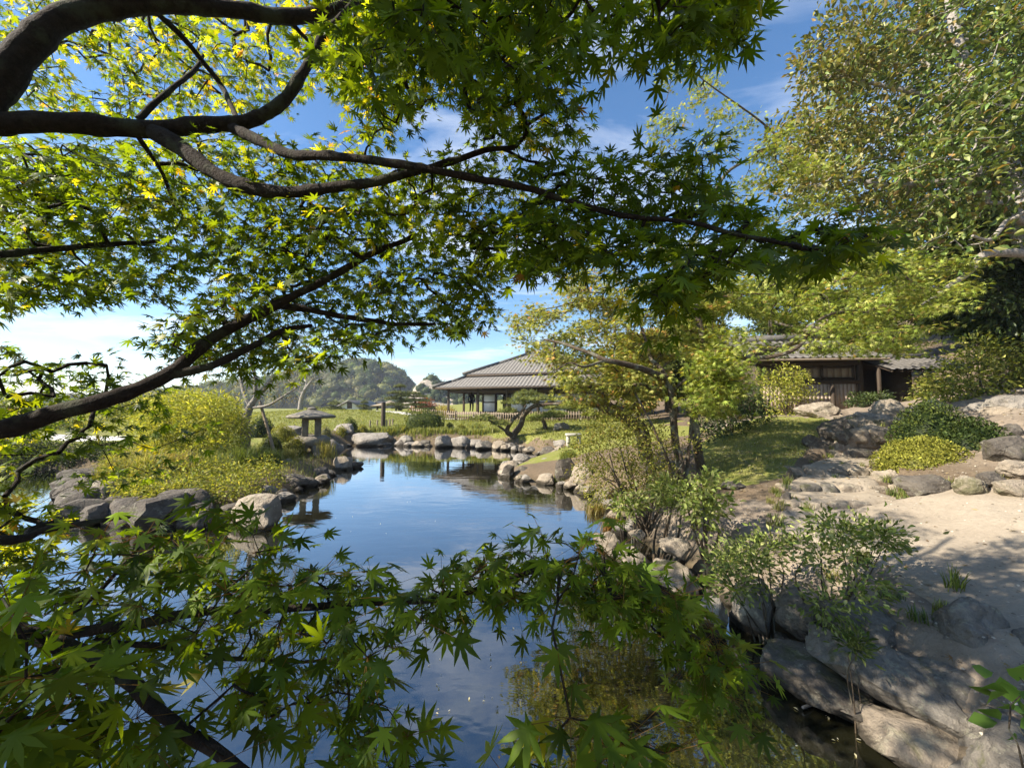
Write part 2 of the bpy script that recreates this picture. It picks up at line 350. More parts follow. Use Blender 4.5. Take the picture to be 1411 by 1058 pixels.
def H(x, y, rough=True):
    x = np.atleast_1d(np.asarray(x, float)); y = np.atleast_1d(np.asarray(y, float)); sh = x.shape; xf, yf = x.ravel(), y.ravel()
    hb = np.zeros(xf.shape)
    for k in range(0, len(xf), 20000): hb[k:k + 20000] = _phi(xf[k:k + 20000], yf[k:k + 20000]) @ _wt[:-1] + _wt[-1]
    st = inpoly(xf, yf, STEP_POLY)
    if st.any():
        zs = np.full(st.sum(), STEP_Z[0])
        for yk, z0_, z1_ in zip(STEP_Y, STEP_Z[:-1], STEP_Z[1:]): zs = zs + (z1_ - z0_) * np.clip((yf[st] - yk - .04 * np.sin(xf[st] * 5)) / .05, 0, 1)
        hb[st] = zs
    dist = np.hypot(xf, yf - 12); k = smooth(45, 90, dist); hb = hb * (1 - k) + k * (1.0 + np.clip(xf - 45, 0, 200) * 0.25)
    hb = np.maximum(hb, .22); sd = shore_sd(xf, yf)
    if rough: hb = hb + 0.035 * vnoise(xf, yf, 1.3, 1) + 0.014 * vnoise(xf, yf, 5.1, 2)
    if rough: hb = hb + smooth(5.4, 6.6, xf) * (1 - smooth(11.5, 13, yf)) * (.10 * np.abs(vnoise(xf, yf, 1.1, 11)) + .07 * np.abs(vnoise(xf, yf, 2.9, 12)) - .06)
    wd = 0.55 + 0.2 * np.clip(yf / 20, 0, 1)
    land = hb * smooth(-.06, wd, sd) - .03 * (1 - smooth(0, .2, sd))
    bed = -0.04 - 0.42 * (1 - np.exp(-np.maximum(-sd, 0) / 1.1)) + .03 * vnoise(xf, yf, 2.4, 5)
    return np.where(sd > -0.06, land, np.minimum(bed, -.03)).reshape(sh)
def hz(x, y): return float(H(x, y)[0])

def GH(px, py):                # where the line of sight through a pixel first meets the land
    r = ray(px, py); t_ = np.concatenate([np.arange(1, 12, .04), np.arange(12, 40, .15)]); P = np.array([0, 0, CAM_Z]) + t_[:, None] * r
    k = np.argmax(P[:, 2] < np.maximum(H(P[:, 0], P[:, 1]), 0)); return P[max(k, 1)]
def inpoly(px, py, poly):
    poly = np.asarray(poly, float); ins = np.zeros(np.shape(px), bool); n = len(poly)
    for i in range(n):
        ax, ay = poly[i]; bx, by = poly[(i + 1) % n]
        c = (ay > py) != (by > py); ins ^= c & (px < (bx - ax) * (py - ay) / (by - ay + 1e-12) + ax)
    return ins
def project(P):
    P = np.asarray(P, float) - np.array([0, 0, CAM_Z]); yy = P[..., 1] * _cp + P[..., 2] * _sp; zz = -P[..., 1] * _sp + P[..., 2] * _cp
    yy = np.where(np.abs(yy) < 1e-6, 1e-6, yy); return 705.5 + F * P[..., 0] / yy, 529 - F * zz / yy, yy

def lin(a, b, s): return list(np.arange(a, b, s))
gx = np.array(sorted(set(np.round(lin(-900, -60, 60) + lin(-60, -24, 3) + lin(-24, -6, .45) + lin(-6, .6, .2) + lin(.6, 6.5, .07) + lin(6.5, 14, .16) + lin(14, 30, .6) + lin(30, 60, 3) + lin(60, 901, 60), 4))))
gy = np.array(sorted(set(np.round(lin(-60, -6, 6) + lin(-6, 1, .4) + lin(1, 9, .08) + lin(9, 16, .18) + lin(16, 34, .4) + lin(34, 60, 2) + lin(60, 1801, 60), 4))))
X, Y = np.meshgrid(gx, gy); Z = H(X, Y); SD = shore_sd(X, Y)
# what grows or lies where: r = grass, g = sand, b = wet mud
PX, PY, DD = project(np.stack([X, Y, Z], -1)); infr = DD > .5
lawn_polys = [[(968,665),(960,615),(1000,588),(1050,574),(1130,574),(1165,582),(1130,600),(1095,640),(1075,660),(1010,672)]]
grass = np.zeros_like(X)
for p in lawn_polys: grass = np.maximum(grass, (inpoly(PX, PY, p) & infr & (Y < 13)).astype(float))
far = (Y > 15.5) & (X < 7) | (X < -7) & (Y > 9)
grass = np.where(far, smooth(.35, .95, SD + .3 * vnoise(X, Y, .9, 3)), grass)
pen = (X < -1.5) & (Y > 5) & (Y < 20) & (SD > 0); grass = np.where(pen, smooth(.7, 1.5, SD + .4 * vnoise(X, Y, 1.7, 4)), grass)
grass = np.where((X > 13) & (Y > 15), .35, grass)
gravel_px = [(575,588),(600,571),(545,572),(500,574),(480,577),(545,582),(540,586)]
sand = np.zeros_like(X)
bank = np.maximum(smooth(5.2, 6.2, X) * (Y < 13) * (X < 15), (inpoly(PX, PY, [(820,700),(860,690),(930,700),(1000,690),(1085,690),(1400,690),(1500,1058),(1100,1058),(940,830),(840,720)]) & infr & (Y < 9)).astype(float))
grass = np.maximum(grass, ((X > 0) & (X < 6) & (Y > 11) & (Y < 30)).astype(float) * smooth(.2, .7, SD + .3 * vnoise(X, Y, 2.1, 6)))
mud = 1 - smooth(.02, .30, SD + .06 * vnoise(X, Y, 4, 9))
idx = np.arange(X.size).reshape(X.shape)
q = np.stack([idx[:-1, :-1], idx[:-1, 1:], idx[1:, 1:], idx[1:, :-1]], -1).reshape(-1, 4)
gm, t, b, o = mat('ground'); p = geopos(t); a = attr(t, 'col').outputs[0]
s3 = t.nodes.new('ShaderNodeSeparateColor'); t.links.new(a, s3.inputs[0])
na = noise(t, 3.0, 8, .65, p); nb = noise(t, 14, 8, .7, p); nc = noise(t, 55, 6, .7, p)
soil = ramp(t, nb, [(.25, (.06, .042, .027)), (.55, (.135, .098, .064)), (.8, (.21, .16, .105))])
soil = mixrgb(t, .35, soil, ramp(t, nc, [(.3, (.04, .03, .02)), (.7, (.27, .215, .15))]))
stony = ramp(t, na, [(.3, (.13, .105, .08)), (.5, (.24, .195, .15)), (.75, (.33, .28, .22))])
soil = mixrgb(t, mth(t, 'MULTIPLY', s3.outputs[1], .9), soil, stony)
gr = ramp(t, nb, [(.2, (.07, .085, .016)), (.5, (.165, .185, .03)), (.8, (.26, .27, .055))])
gr = mixrgb(t, .4, gr, ramp(t, nc, [(.3, (.05, .06, .015)), (.7, (.28, .28, .09))]))
gr = mixrgb(t, ramp(t, na, [(.5, (0, 0, 0)), (.68, (.6, .6, .6))]), gr, (.27, .22, .11))
gk = mth(t, 'SUBTRACT', mth(t, 'ADD', s3.outputs[0], mth(t, 'MULTIPLY', mth(t, 'SUBTRACT', nb, .5), .9)), .5); gk = mth(t, 'MULTIPLY', gk, 5, True); gk = mth(t, 'ADD', gk, 0.0, True)
c = mixrgb(t, gk, soil, gr)
mk_ = mth(t, 'MULTIPLY', mth(t, 'ADD', s3.outputs[2], mth(t, 'MULTIPLY', mth(t, 'SUBTRACT', nb, .5), .6)), 1.0, True)
c = mixrgb(t, mk_, c, ramp(t, na, [(.3, (.035, .028, .016)), (.7, (.105, .08, .042))]))
t.links.new(c, b.inputs['Base Color']); b.inputs['Roughness'].default_value = .92; b.inputs['Specular IOR Level'].default_value = .15
bump(t, b, mth(t, 'ADD', nb, mth(t, 'MULTIPLY', nc, .6)), .8, .03)
m = MB(); m.add(np.stack([X, Y, Z], -1).reshape(-1, 3), q, np.stack([grass, bank, mud], -1).reshape(-1, 3))
tag(m.build('ground', gm, smooth=True), kind='structure')

# ------------------------------------------------------------------ pond
wm, t, b, o = mat('pond_water'); t.nodes.remove(b); p = geopos(t)
mp_ = t.nodes.new('ShaderNodeMapping'); mp_.inputs['Scale'].default_value = (1.0, 2.3, 1); t.links.new(p, mp_.inputs[0])
w1 = noise(t, 1.6, 3, .5, mp_.outputs[0], .5); w2 = noise(t, 6.5, 3, .5, mp_.outputs[0], .3)
calm = ramp(t, noise(t, .22, 3, .5, p), [(.40, (.1, .1, .1)), (.62, (1, 1, 1))])
hh = mth(t, 'ADD', w1, mth(t, 'MULTIPLY', w2, mth(t, 'MULTIPLY', calm, .30)))
bn = t.nodes.new('ShaderNodeBump'); bn.inputs['Strength'].default_value = .03; bn.inputs['Distance'].default_value = .09; t.links.new(hh, bn.inputs['Height'])
gl = t.nodes.new('ShaderNodeBsdfGlossy'); gl.inputs['Roughness'].default_value = .012; gl.inputs[0].default_value = (.97, .98, 1, 1); t.links.new(bn.outputs[0], gl.inputs['Normal'])
trn = t.nodes.new('ShaderNodeBsdfTransparent'); trn.inputs[0].default_value = (.42, .37, .24, 1)
murk = t.nodes.new('ShaderNodeBsdfDiffuse'); murk.inputs[0].default_value = (.024, .024, .012, 1)
body = t.nodes.new('ShaderNodeMixShader'); body.inputs[0].default_value = .45; t.links.new(trn.outputs[0], body.inputs[1]); t.links.new(murk.outputs[0], body.inputs[2])
fr = t.nodes.new('ShaderNodeFresnel'); fr.inputs[0].default_value = 1.5; t.links.new(bn.outputs[0], fr.inputs['Normal'])
fk = mth(t, 'ADD', mth(t, 'MULTIPLY', fr.outputs[0], 1.6), .15, True)
mx_ = t.nodes.new('ShaderNodeMixShader'); t.links.new(fk, mx_.inputs[0]); t.links.new(body.outputs[0], mx_.inputs[1]); t.links.new(gl.outputs[0], mx_.inputs[2])
t.links.new(mx_.outputs[0], o.inputs[0])
m = MB(); x0, x1, y0, y1 = shore[:, 0].min() - .4, shore[:, 0].max() + .4, shore[:, 1].min() - .4, shore[:, 1].max() + .4
m.add([(x0, y0, 0), (x1, y0, 0), (x1, y1, 0), (x0, y1, 0)], [(0, 1, 2, 3)])
tag(m.build('pond_water', wm), kind='structure')

# ------------------------------------------------------------------ path: trodden sand from the camera up the stone steps to the hut
left_px = [(1480,1010,.6),(1400,905,.61),(1310,850,.61),(1235,800,.62),(1165,755,.63),(1090,735,.62),(1062,712,.68),(1085,697,.74),(1072,676,.85),(1085,655,.97),(1112,629,1.12),(1140,611,1.25),(1158,598,1.35),(1165,585,1.48),(1170,575,1.62),(1150,570,1.7)]
right_px = [(1900,900,.7),(1700,800,.75),(1600,740,.8),(1500,715,.83),(1411,702,.83),(1330,694,.82),(1280,688,.82),(1255,681,.84),(1236,668,.92),(1214,655,1.0),(1208,632,1.12),(1212,616,1.25),(1216,603,1.35),(1212,588,1.48),(1208,577,1.62),(1230,571,1.72)]
Lp = catmull([G(*a)[:2] for a in left_px], 10); Rp = catmull([G(*a)[:2] for a in right_px], 10)
nu = 40; u = np.linspace(0, 1, nu)[None]
jl = .05 * vnoise(Lp[:, 0], Lp[:, 1], 4, 1)[:, None]
Pxy = Lp[:, None] * (1 - u[..., None]) + Rp[:, None] * u[..., None]
Pxy[..., 0] += jl * (1 - u) - jl * u
Pz = H(Pxy[..., 0], Pxy[..., 1]) + .022 - .07 * (1 - smooth(0, .06, np.minimum(u, 1 - u)))
idx = np.arange(Pz.size).reshape(Pz.shape); q = np.stack([idx[:-1, :-1], idx[:-1, 1:], idx[1:, 1:], idx[1:, :-1]], -1).reshape(-1, 4)
pm, t, b, o = mat('path_sand'); p = geopos(t)
n1_ = noise(t, 1.8, 8, .6, p); n2_ = noise(t, 28, 8, .75, p); n3_ = noise(t, 120, 4, .7, p)
c = ramp(t, n1_, [(.3, (.225, .185, .138)), (.7, (.325, .278, .215))])
c = mixrgb(t, .35, c, ramp(t, n2_, [(.3, (.13, .105, .075)), (.65, (.35, .30, .235))]))
c = mixrgb(t, ramp(t, n3_, [(.66, (0, 0, 0)), (.72, (.7, .7, .7))]), c, (.2, .165, .12))
t.links.new(c, b.inputs['Base Color']); b.inputs['Roughness'].default_value = .92; b.inputs['Specular IOR Level'].default_value = .15
bump(t, b, mth(t, 'ADD', mth(t, 'MULTIPLY', n1_, 1.0), mth(t, 'MULTIPLY', n2_, .35)), .7, .05)
m = MB(); m.add(np.stack([Pxy[..., 0], Pxy[..., 1], Pz], -1).reshape(-1, 3), q)
tag(m.build('path', pm, smooth=True), kind='structure')
# gravel walk on the far bank
pl = np.array([W(470,577,33), W(520,577,31), W(560,578,30), W(600,578,29), W(640,580,28)])[:, :2]; pl = catmull(pl, 8)
m = MB(); V = []
for k in range(len(pl)):
    for s in np.linspace(-1, 1, 7): V.append((pl[k, 0], pl[k, 1] + s * 1.1, hz(pl[k, 0], pl[k, 1] + s * 1.1) + (.03 if abs(s) < .9 else -.03)))
q = [(i * 7 + j, i * 7 + j + 7, i * 7 + j + 8, i * 7 + j + 1) for i in range(len(pl) - 1) for j in range(6)]
m.add(V, q); gvm = plain('pale_gravel', (.55, .53, .49), .95, .1, .2, 30, .3)
tag(m.build('gravel_walk', gvm, smooth=True), kind='structure')

# pale walk along the far left shore, behind its hedge
pl = catmull([(-34, 14.6), (-24, 13.9), (-18, 13.9), (-15, 14.4), (-12.5, 15.4)], 8); m = MB(); V = []
for k in range(len(pl)):
    for s in np.linspace(-1, 1, 7): V.append((pl[k, 0], pl[k, 1] + s * .55, hz(pl[k, 0], pl[k, 1] + s * .55) + (.035 if abs(s) < .9 else -.03)))
m.add(V, [(i * 7 + j, i * 7 + j + 7, i * 7 + j + 8, i * 7 + j + 1) for i in range(len(pl) - 1) for j in range(6)]); tag(m.build('shore_walk', gvm, smooth=True), kind='structure')
# ------------------------------------------------------------------ rocks
def rock_mesh(name, seed, sub, flat=1.0, facets=12):
    rr = np.random.default_rng(seed); import bmesh
    bm = bmesh.new(); bmesh.ops.create_icosphere(bm, subdivisions=sub, radius=1)
    V = np.array([v.co[:] for v in bm.verts])
    for k in range(facets):
        n = unit(rr.standard_normal(3) * (1, 1, .8)); d = rr.uniform(.55, .86) if facets > 8 else rr.uniform(.72, .92); e = V @ n - d; V = V - np.outer(np.maximum(e, 0) * .93, n)
    off = rr.uniform(0, 50, 3)
    for i, v in enumerate(V):
        p = Vector(v * 1.6 + off); a = mnoise.noise(p) * .16 + mnoise.noise(p * 2.7) * .08 + mnoise.noise(p * 6) * .045 + (mnoise.noise(p * 13) * .022 if sub > 3 else 0)
        V[i] = v * (1 + a)
    lo, hi = V.min(0), V.max(0); V = (V - (lo + hi) / 2) / ((hi - lo) / 2)      # into the unit box
    for v, c in zip(bm.verts, V): v.co = c
    me = bpy.data.meshes.new(name); bm.to_mesh(me); bm.free()
    me.polygons.foreach_set('use_smooth', np.ones(len(me.polygons), bool))
    if hasattr(me, 'set_sharp_from_angle'): me.set_sharp_from_angle(angle=rad(38))
    return me
ROCK_FAR = [rock_mesh('rock', 100 + k, 3) for k in range(7)]
ROCK_NEAR = [rock_mesh('rock', 200 + k, 5, facets=15 if k % 2 else 6) for k in range(8)]
ROCK_MATS = {}
def rock(c, s, label, mt='rock_grey', group=None, rz=None, tilt=0.0, near=False, name='rock', cat='rock', var=None):
    """one boulder filling a box of size s centred on c"""
    pool = ROCK_NEAR if near else ROCK_FAR; k = int(R.integers(len(pool))) if var is None else var
    key = (near, k, mt)
    if key not in ROCK_MATS:
        me = pool[k].copy(); me.materials.append(M[mt]); ROCK_MATS[key] = me
    ob = bpy.data.objects.new(name, ROCK_MATS[key]); COL.objects.link(ob)
    ob.location = tuple(float(q) for q in c); ob.scale = tuple(float(q) / 2 for q in s)
    ob.rotation_euler = (tilt, tilt * .6, R.uniform(-.5, .5) if rz is None else rz)
    return tag(ob, label, cat, group)
def rock_px(px, py, wpx, hpx, z, label, depth=.8, sink=.25, **kw):
    """a boulder whose foot is seen at (px, py) on level z and which looks wpx by hpx pixels"""
    g = G(px, py, z) if z < .3 else GH(px, py); z = g[2] if z >= .3 else z; d = g[1]; ww = wpx * d / F; hh_ = hpx * d / F
    tall = hh_ * (1 + sink) * 1.02
    g = g + np.array([0, ww * depth * .35, 0]); g[0] *= (g[1] / d)
    return rock((g[0], g[1], z + hh_ - tall / 2), (ww, ww * depth, tall), label, **kw)
# ------------------------------------------------------------------ leaves
def maple_leaf(detail):
    """a seven-lobed maple leaf, foot at the origin, tip towards +y, about 1 long and 1.1 wide"""
    lobes = [(90, 1.0), (90 - 36, .95), (90 + 36, .95), (90 - 74, .80), (90 + 74, .80), (90 - 122, .46), (90 + 122, .46)]
    lobes.sort(key=lambda q: -q[0]); out = []
    if not detail: lobes = lobes[1:-1]
    ctr = np.array([0, .12])
    for k, (a, l) in enumerate(lobes):
        ar = rad(a); d = np.array([math.cos(ar), math.sin(ar)]); s = np.array([-d[1], d[0]])
        if k: am = rad((a + lobes[k - 1][0]) / 2); out.append(ctr + .27 * min(l, lobes[k - 1][1]) ** .3 * np.array([math.cos(am), math.sin(am)]))
        if detail: out.append(ctr + d * l * .50 + s * l * .115); 
        out.append(ctr + d * l)
        if detail: out.append(ctr + d * l * .50 - s * l * .115)
    out.append(np.array([0, -.04]))
    V = np.array([ctr] + out); z = -.22 * (V[:, 1] - .12) ** 2 - .16 * V[:, 0] ** 2; rr_ = np.hypot(V[:, 0], V[:, 1] - .12)
    if detail: z[1:-1] -= np.where((rr_[1:-1] > .2) & (np.arange(len(V) - 2) % 4 != 1), .045, 0)
    n = len(out); Fc = np.array([(0, 1 + (i + 1) % n, 1 + i) for i in range(n)])
    return np.column_stack([V, z]), Fc
LEAF7 = maple_leaf(True); LEAF5 = maple_leaf(False)
def oval_leaf(wd=.42, fold=.12):
    V = np.array([(0, 0, 0), (-wd * .36, .28, fold * .7), (-wd * .5, .58, fold), (0, 1, -.12), (wd * .5, .58, fold), (wd * .36, .28, fold * .7), (0, .5, 0)])
    return V, np.array([(0, 6, 1), (1, 6, 2), (2, 6, 3), (3, 6, 4), (4, 6, 5), (5, 6, 0)])
OVAL = oval_leaf(); LANCE = oval_leaf(.26, .06); ROUND = oval_leaf(.85, .08)
BLADELEAF = (np.array([(0, 0, 0), (-.14, .4, .03), (0, 1, -.1), (.14, .4, .03)]), np.array([(0, 2, 1), (0, 3, 2)]))
_t = []
for k in range(7):
    a = k / 7 * 2 * np.pi; e = .75 if k % 2 else .35; d = np.array([math.cos(a) * math.cos(e), math.sin(a) * math.cos(e), math.sin(e)]); s = np.array([-math.sin(a), math.cos(a), 0]) * .09
    _t += [s, -s, d]
TUFT = (np.array(_t), np.arange(21).reshape(7, 3))

def place(mb, tpl, pos, tip, nrm, size, col, curl=(.6, 1.6)):
    V, Fc = tpl; N = len(pos); tip = unit(tip); nrm = unit(nrm - tip * np.sum(nrm * tip, 1, keepdims=True)); side = np.cross(tip, nrm)
    size = np.broadcast_to(np.asarray(size, float), (N,))
    cu = R.uniform(curl[0], curl[1], (N, 1, 1))
    P = pos[:, None] + size[:, None, None] * (V[None, :, :1] * side[:, None] + V[None, :, 1:2] * tip[:, None] + cu * V[None, :, 2:] * nrm[:, None])
    m = len(V); Fa = (Fc[None] + (np.arange(N) * m)[:, None, None]).reshape(-1, Fc.shape[1])
    mb.add(P.reshape(-1, 3), Fa, np.repeat(np.asarray(col, float), m, 0))
def rnd_dir(n): return unit(R.standard_normal((n, 3)))
def mixcol(cols, n, jit=.25, w=None):
    """n colours picked between the given ones, each a little lighter or darker"""
    c = np.asarray(cols, float); k = R.choice(len(c), n, p=None if w is None else np.array(w) / sum(w)); k2 = R.choice(len(c), n, p=None if w is None else np.array(w) / sum(w)); f = R.random((n, 1)) * .5
    return np.clip((c[k] * (1 - f) + c[k2] * f) * np.exp(jit * R.standard_normal((n, 1))), 0, .9)

def prim(S, C, flat=1.0):
    """joins every crown point C to the nearest part of what has grown so far, beginning with the limb points S"""
    ns = len(S); k = np.array([1, 1, flat]); A = S * k; B = C * k; n = len(B)
    d = np.full(n, 1e9); par = np.zeros(n, int)
    for i in range(0, n, 500):
        D = np.linalg.norm(B[i:i + 500, None] - A[None], axis=2); par[i:i + 500] = D.argmin(1); d[i:i + 500] = D.min(1)
    done = np.zeros(n, bool); order = []
    for _ in range(n):
        i = int(np.where(done, 1e9, d).argmin()); done[i] = True; order.append(i)
        e = np.linalg.norm(B - B[i], axis=1); u = (e < d) & ~done; d[u] = e[u]; par[u] = ns + i
    cnt = np.ones(n)
    for i in order[::-1]:
        if par[i] >= ns: cnt[par[i] - ns] += cnt[i]
    root = np.zeros(n, int)
    for i in order: root[i] = par[i] if par[i] < ns else root[par[i] - ns]
    T = np.vstack([S, C]); return T[par], cnt, root
def limb_twigs(parts, owner, A, C, cnt, root, r0, rmax, k):
    for j, mb_ in enumerate(parts):
        s = owner[root] == j
        if s.any(): twigs(mb_, A[s], C[s], cnt[s], r0, rmax, k)
def twigs(mb, A, B, cnt, r0, rmax, k=4, sag=.06):
    L = np.linalg.norm(B - A, axis=1)
    for a, b, c, l in zip(A, B, cnt, L):
        r = min(rmax, r0 * c ** .45); mid = (a + b) / 2 + R.standard_normal(3) * l * .07 + np.array([0, 0, l * sag])
        tube(mb, [a, mid, b], [r * 1.12, r, r * .8], k, caps=False)

def sample_px(poly, spacing, dr, holes=(), keep=1.0, hf=None):
    """points spread over a patch of the crown as it is seen, at world depths dr"""
    poly = np.asarray(poly, float); lo, hi = poly.min(0), poly.max(0)
    nx, ny = max(1, int((hi[0] - lo[0]) / spacing)), max(1, int((hi[1] - lo[1]) / spacing))
    g = np.stack(np.meshgrid((np.arange(nx) + .5) / nx, (np.arange(ny) + .5) / ny), -1).reshape(-1, 2)
    p = lo + (g + (R.random(g.shape) - .5) * (1.1 / nx, 1.1 / ny)) * (hi - lo)
    ok = inpoly(p[:, 0], p[:, 1], poly) & (R.random(len(p)) < keep)
    for h in holes:
        if len(h) == 3 and not hasattr(h[0], '__len__'): ok &= np.hypot(p[:, 0] - h[0], p[:, 1] - h[1]) > h[2]
        else: ok &= ~inpoly(p[:, 0], p[:, 1], h)
    p = p[ok]
    if len(p) < 4: p = np.array([poly.mean(0) + (poly[i % len(poly)] - poly.mean(0)) * .5 for i in range(5)])
    dd = R.uniform(dr[0], dr[1], len(p)) if hf is None else hf(p[:, 0], p[:, 1])
    return np.array([W(a, b, d) for (a, b), d in zip(p, dd)])

TPL_AREA = {id(LEAF7): .45, id(LEAF5): .42, id(OVAL): .28, id(LANCE): .17, id(ROUND): .55, id(BLADELEAF): .14}
def leaf_count(C, tpl, size, cover, cap=70000):
    """how many leaves per crown point cover the crown 'cover' times over as seen from the pond bank"""
    px, py, dd = project(C); cell = np.unique(np.floor(px / 9) * 10000 + np.floor(py / 9)); c2 = np.unique(np.floor(px / 24) * 10000 + np.floor(py / 24)); area = max(len(cell) * 81.0, .5 * len(c2) * 576.0)
    a1 = (size * F / max(1.0, np.median(dd))) ** 2 * TPL_AREA[id(tpl)] * .6
    return int(np.clip(round(cover * area / a1 / len(C)), 3, max(3, cap // len(C))))
def sample_ground(poly, spacing, h0, h1, keep=1.0):
    p = sample_px(poly, spacing, (5, 5.001), (), keep); px, py, _ = project(p); return np.array([GH(a, b) + np.array([0, 0, R.uniform(h0, h1)]) for a, b in zip(px, py)])
def clumps(C0, n, r, flat):
    c = np.repeat(C0, n, 0); q = rnd_dir(len(c)) * (R.random((len(c), 1)) ** .4) * (1, 1, flat) * r * np.repeat(R.uniform(.6, 1.3, (len(C0), 1)), n, 0); return c + q
def foliage(mb, tpl, C, D, per, spread, size, cols, w=None, tilt=.5, droop=.25, flatten=.5, jit=.25, nup=1.0):
    """per leaves round each crown point C, their tips along the twig direction D and outwards"""
    n = len(C) * per; c = np.repeat(C, per, 0); d = np.repeat(unit(D), per, 0)
    off = R.standard_normal((n, 3)) * (1, 1, flatten) * spread; pos = c + off
    tip = d * .7 + unit(off) * .9 + R.standard_normal((n, 3)) * .3 + np.array([0, 0, -droop])
    nrm = np.array([0, 0, nup]) + R.standard_normal((n, 3)) * tilt
    place(mb, tpl, pos, tip, nrm, R.uniform(.7, 1.2, n) * size, mixcol(cols, n, jit, w))

# ------------------------------------------------------------------ the great maple the camera stands under
fg_base = np.array([-2.75, 1.05, hz(-2.75, 1.05) - .1])
maple = empty('maple_tree', fg_base, 'great green maple with dark boughs arching over the pond from the left, nearest of all', 'tree')
BR = [  # (points as px, py, depth), radius at the foot and the tip in pixels
 ([(-200,330,1.45),(-60,200,1.5),(0,112,1.55),(55,48,1.6),(125,14,1.7),(220,5,1.8),(320,14,1.95),(418,24,2.1),(500,0,2.2)], 29, 9),
 ([(-200,330,1.45),(-60,185,1.5),(0,171,1.55),(100,170,1.62),(200,178,1.75),(300,172,1.85),(343,167,1.9),(386,143,1.95),(420,98,2.0),(448,48,2.05),(490,2,2.1),(520,-60,2.2)], 21, 5),
 ([(212,182,1.75),(248,204,1.74),(298,240,1.72),(350,261,1.7),(402,265,1.68),(460,259,1.66),(520,250,1.65),(570,239,1.65),(612,226,1.65),(660,209,1.66),(710,203,1.68)], 15, 4),
 ([(318,174,1.87),(350,190,1.8),(400,212,1.7),(450,216,1.62),(520,221,1.55),(580,231,1.5),(650,244,1.48),(720,258,1.45),(780,276,1.42),(830,291,1.4),(880,299,1.38),(960,309,1.34),(1010,321,1.32),(1090,338,1.28)], 9, 3),
 ([(-330,600,1.25),(-120,615,1.3),(0,593,1.4),(60,574,1.45),(130,555,1.5),(190,536,1.58),(240,510,1.65),(282,474,1.75),(330,445,1.85),(380,421,1.85),(420,400,1.85),(470,375,1.88),(520,346,1.9),(570,325,1.95)], 18, 4),
 ([(238,514,1.65),(290,504,1.7),(340,481,1.8),(390,456,1.9),(430,449,2.0)], 8, 3),
 ([(382,421,1.95),(440,430,2.0),(500,440,2.05),(545,446,2.1),(600,446,2.15)], 6, 2.5),
 ([(-250,380,1.4),(-80,352,1.6),(0,350,1.8),(60,345,2.0),(150,337,2.2),(220,332,2.4)], 9, 3),
 ([(-420,800,1.0),(-150,850,1.0),(60,872,1.0),(150,866,1.0),(215,854,1.0),(290,844,1.0),(380,838,1.0),(480,832,1.02),(560,829,1.05),(640,818,1.08),(720,790,1.1),(800,765,1.12)], 12, 3),
 ([(-420,800,1.0),(-160,830,.9),(60,880,.85),(160,930,.8),(210,974,.78),(270,1016,.76),(330,1062,.74),(400,1130,.72)], 13, 8),
 ([(130,884,1.0),(230,888,1.02),(300,905,1.05),(400,911,1.1),(450,906,1.15)], 5, 2),
 ([(70,870,1.0),(150,800,1.05),(205,740,1.1),(240,702,1.15)], 4, 2),
 ([(-250,730,1.1),(0,744,1.3),(60,731,1.35),(130,719,1.4),(180,712,1.5)], 8, 3),
 ([(190,163,1.75),(235,125,1.85),(268,97,2.0),(280,75,2.1)], 5, 2.5),
 ([(205,8,1.8),(250,50,1.95),(285,92,2.05),(310,128,2.1),(328,168,1.9)], 4.5, 4),
 ([(395,24,2.1),(430,60,2.2),(470,85,2.3)], 4, 2),
 ([(545,446,2.1),(500,-90,1.3),(640,-60,1.1),(760,-30,1.0),(900,-10,.95)][1:], 8, 3),
 ([(185,180,1.72),(225,240,1.9),(240,285,2.0)], 4, 2),
 ([(690,205,1.67),(722,220,1.7),(740,222,1.72)], 3, 2),
]
limb_pts = []
tk = MB(); tp = catmull([fg_base, fg_base + (.02, .03, .5), fg_base + (.1, .12, 1.1), W(-330, 560, 1.2), W(-200, 330, 1.45), W(-150, 260, 1.46)], 6)
tube(tk, tp, np.linspace(.2, .12, len(tp)), 14, jit=.02); limb_obs = [tk]; limb_pts.append(tp)
tp2 = catmull([fg_base + (.05, .02, .2), fg_base + (.3, -.1, .55), W(-420, 800, 1.0)], 6)
for k, (pts, r0, r1) in enumerate(BR):
    P = catmull([W(*p) for p in pts], 7); dep = catmull(np.array([(p[2], 0, 0) for p in pts]), 7)[:, 0]
    if k in (8, 9): P = np.vstack([tp2[:-1], P]); dep = np.concatenate([np.full(len(tp2) - 1, 1.0), dep])
    rr_ = (np.linspace(r0 ** .5, r1 ** .5, len(P)) ** 2) * .84 * dep / F
    arc_ = np.cumsum(np.r_[0, np.linalg.norm(np.diff(P, axis=0), axis=1)]); rr_ = rr_ * (1 + .09 * np.sin(arc_ * 23 + k) * np.sin(arc_ * 9.1 + 2 * k) + .16 * np.exp(-((arc_ * 3.1 + .37 * k) % 1 - .5) ** 2 / .006))      # knots and old branch collars
    P = P + .006 * np.stack([vnoise(P[:, 0], P[:, 2], 9, k), vnoise(P[:, 1], P[:, 2], 9, k + 3), vnoise(P[:, 2], P[:, 0], 9, k + 5)], 1)
    b_ = MB(); tube(b_, P, rr_, 10, jit=.025); limb_obs.append(b_); limb_pts.append(P)
limb = np.vstack(limb_pts)
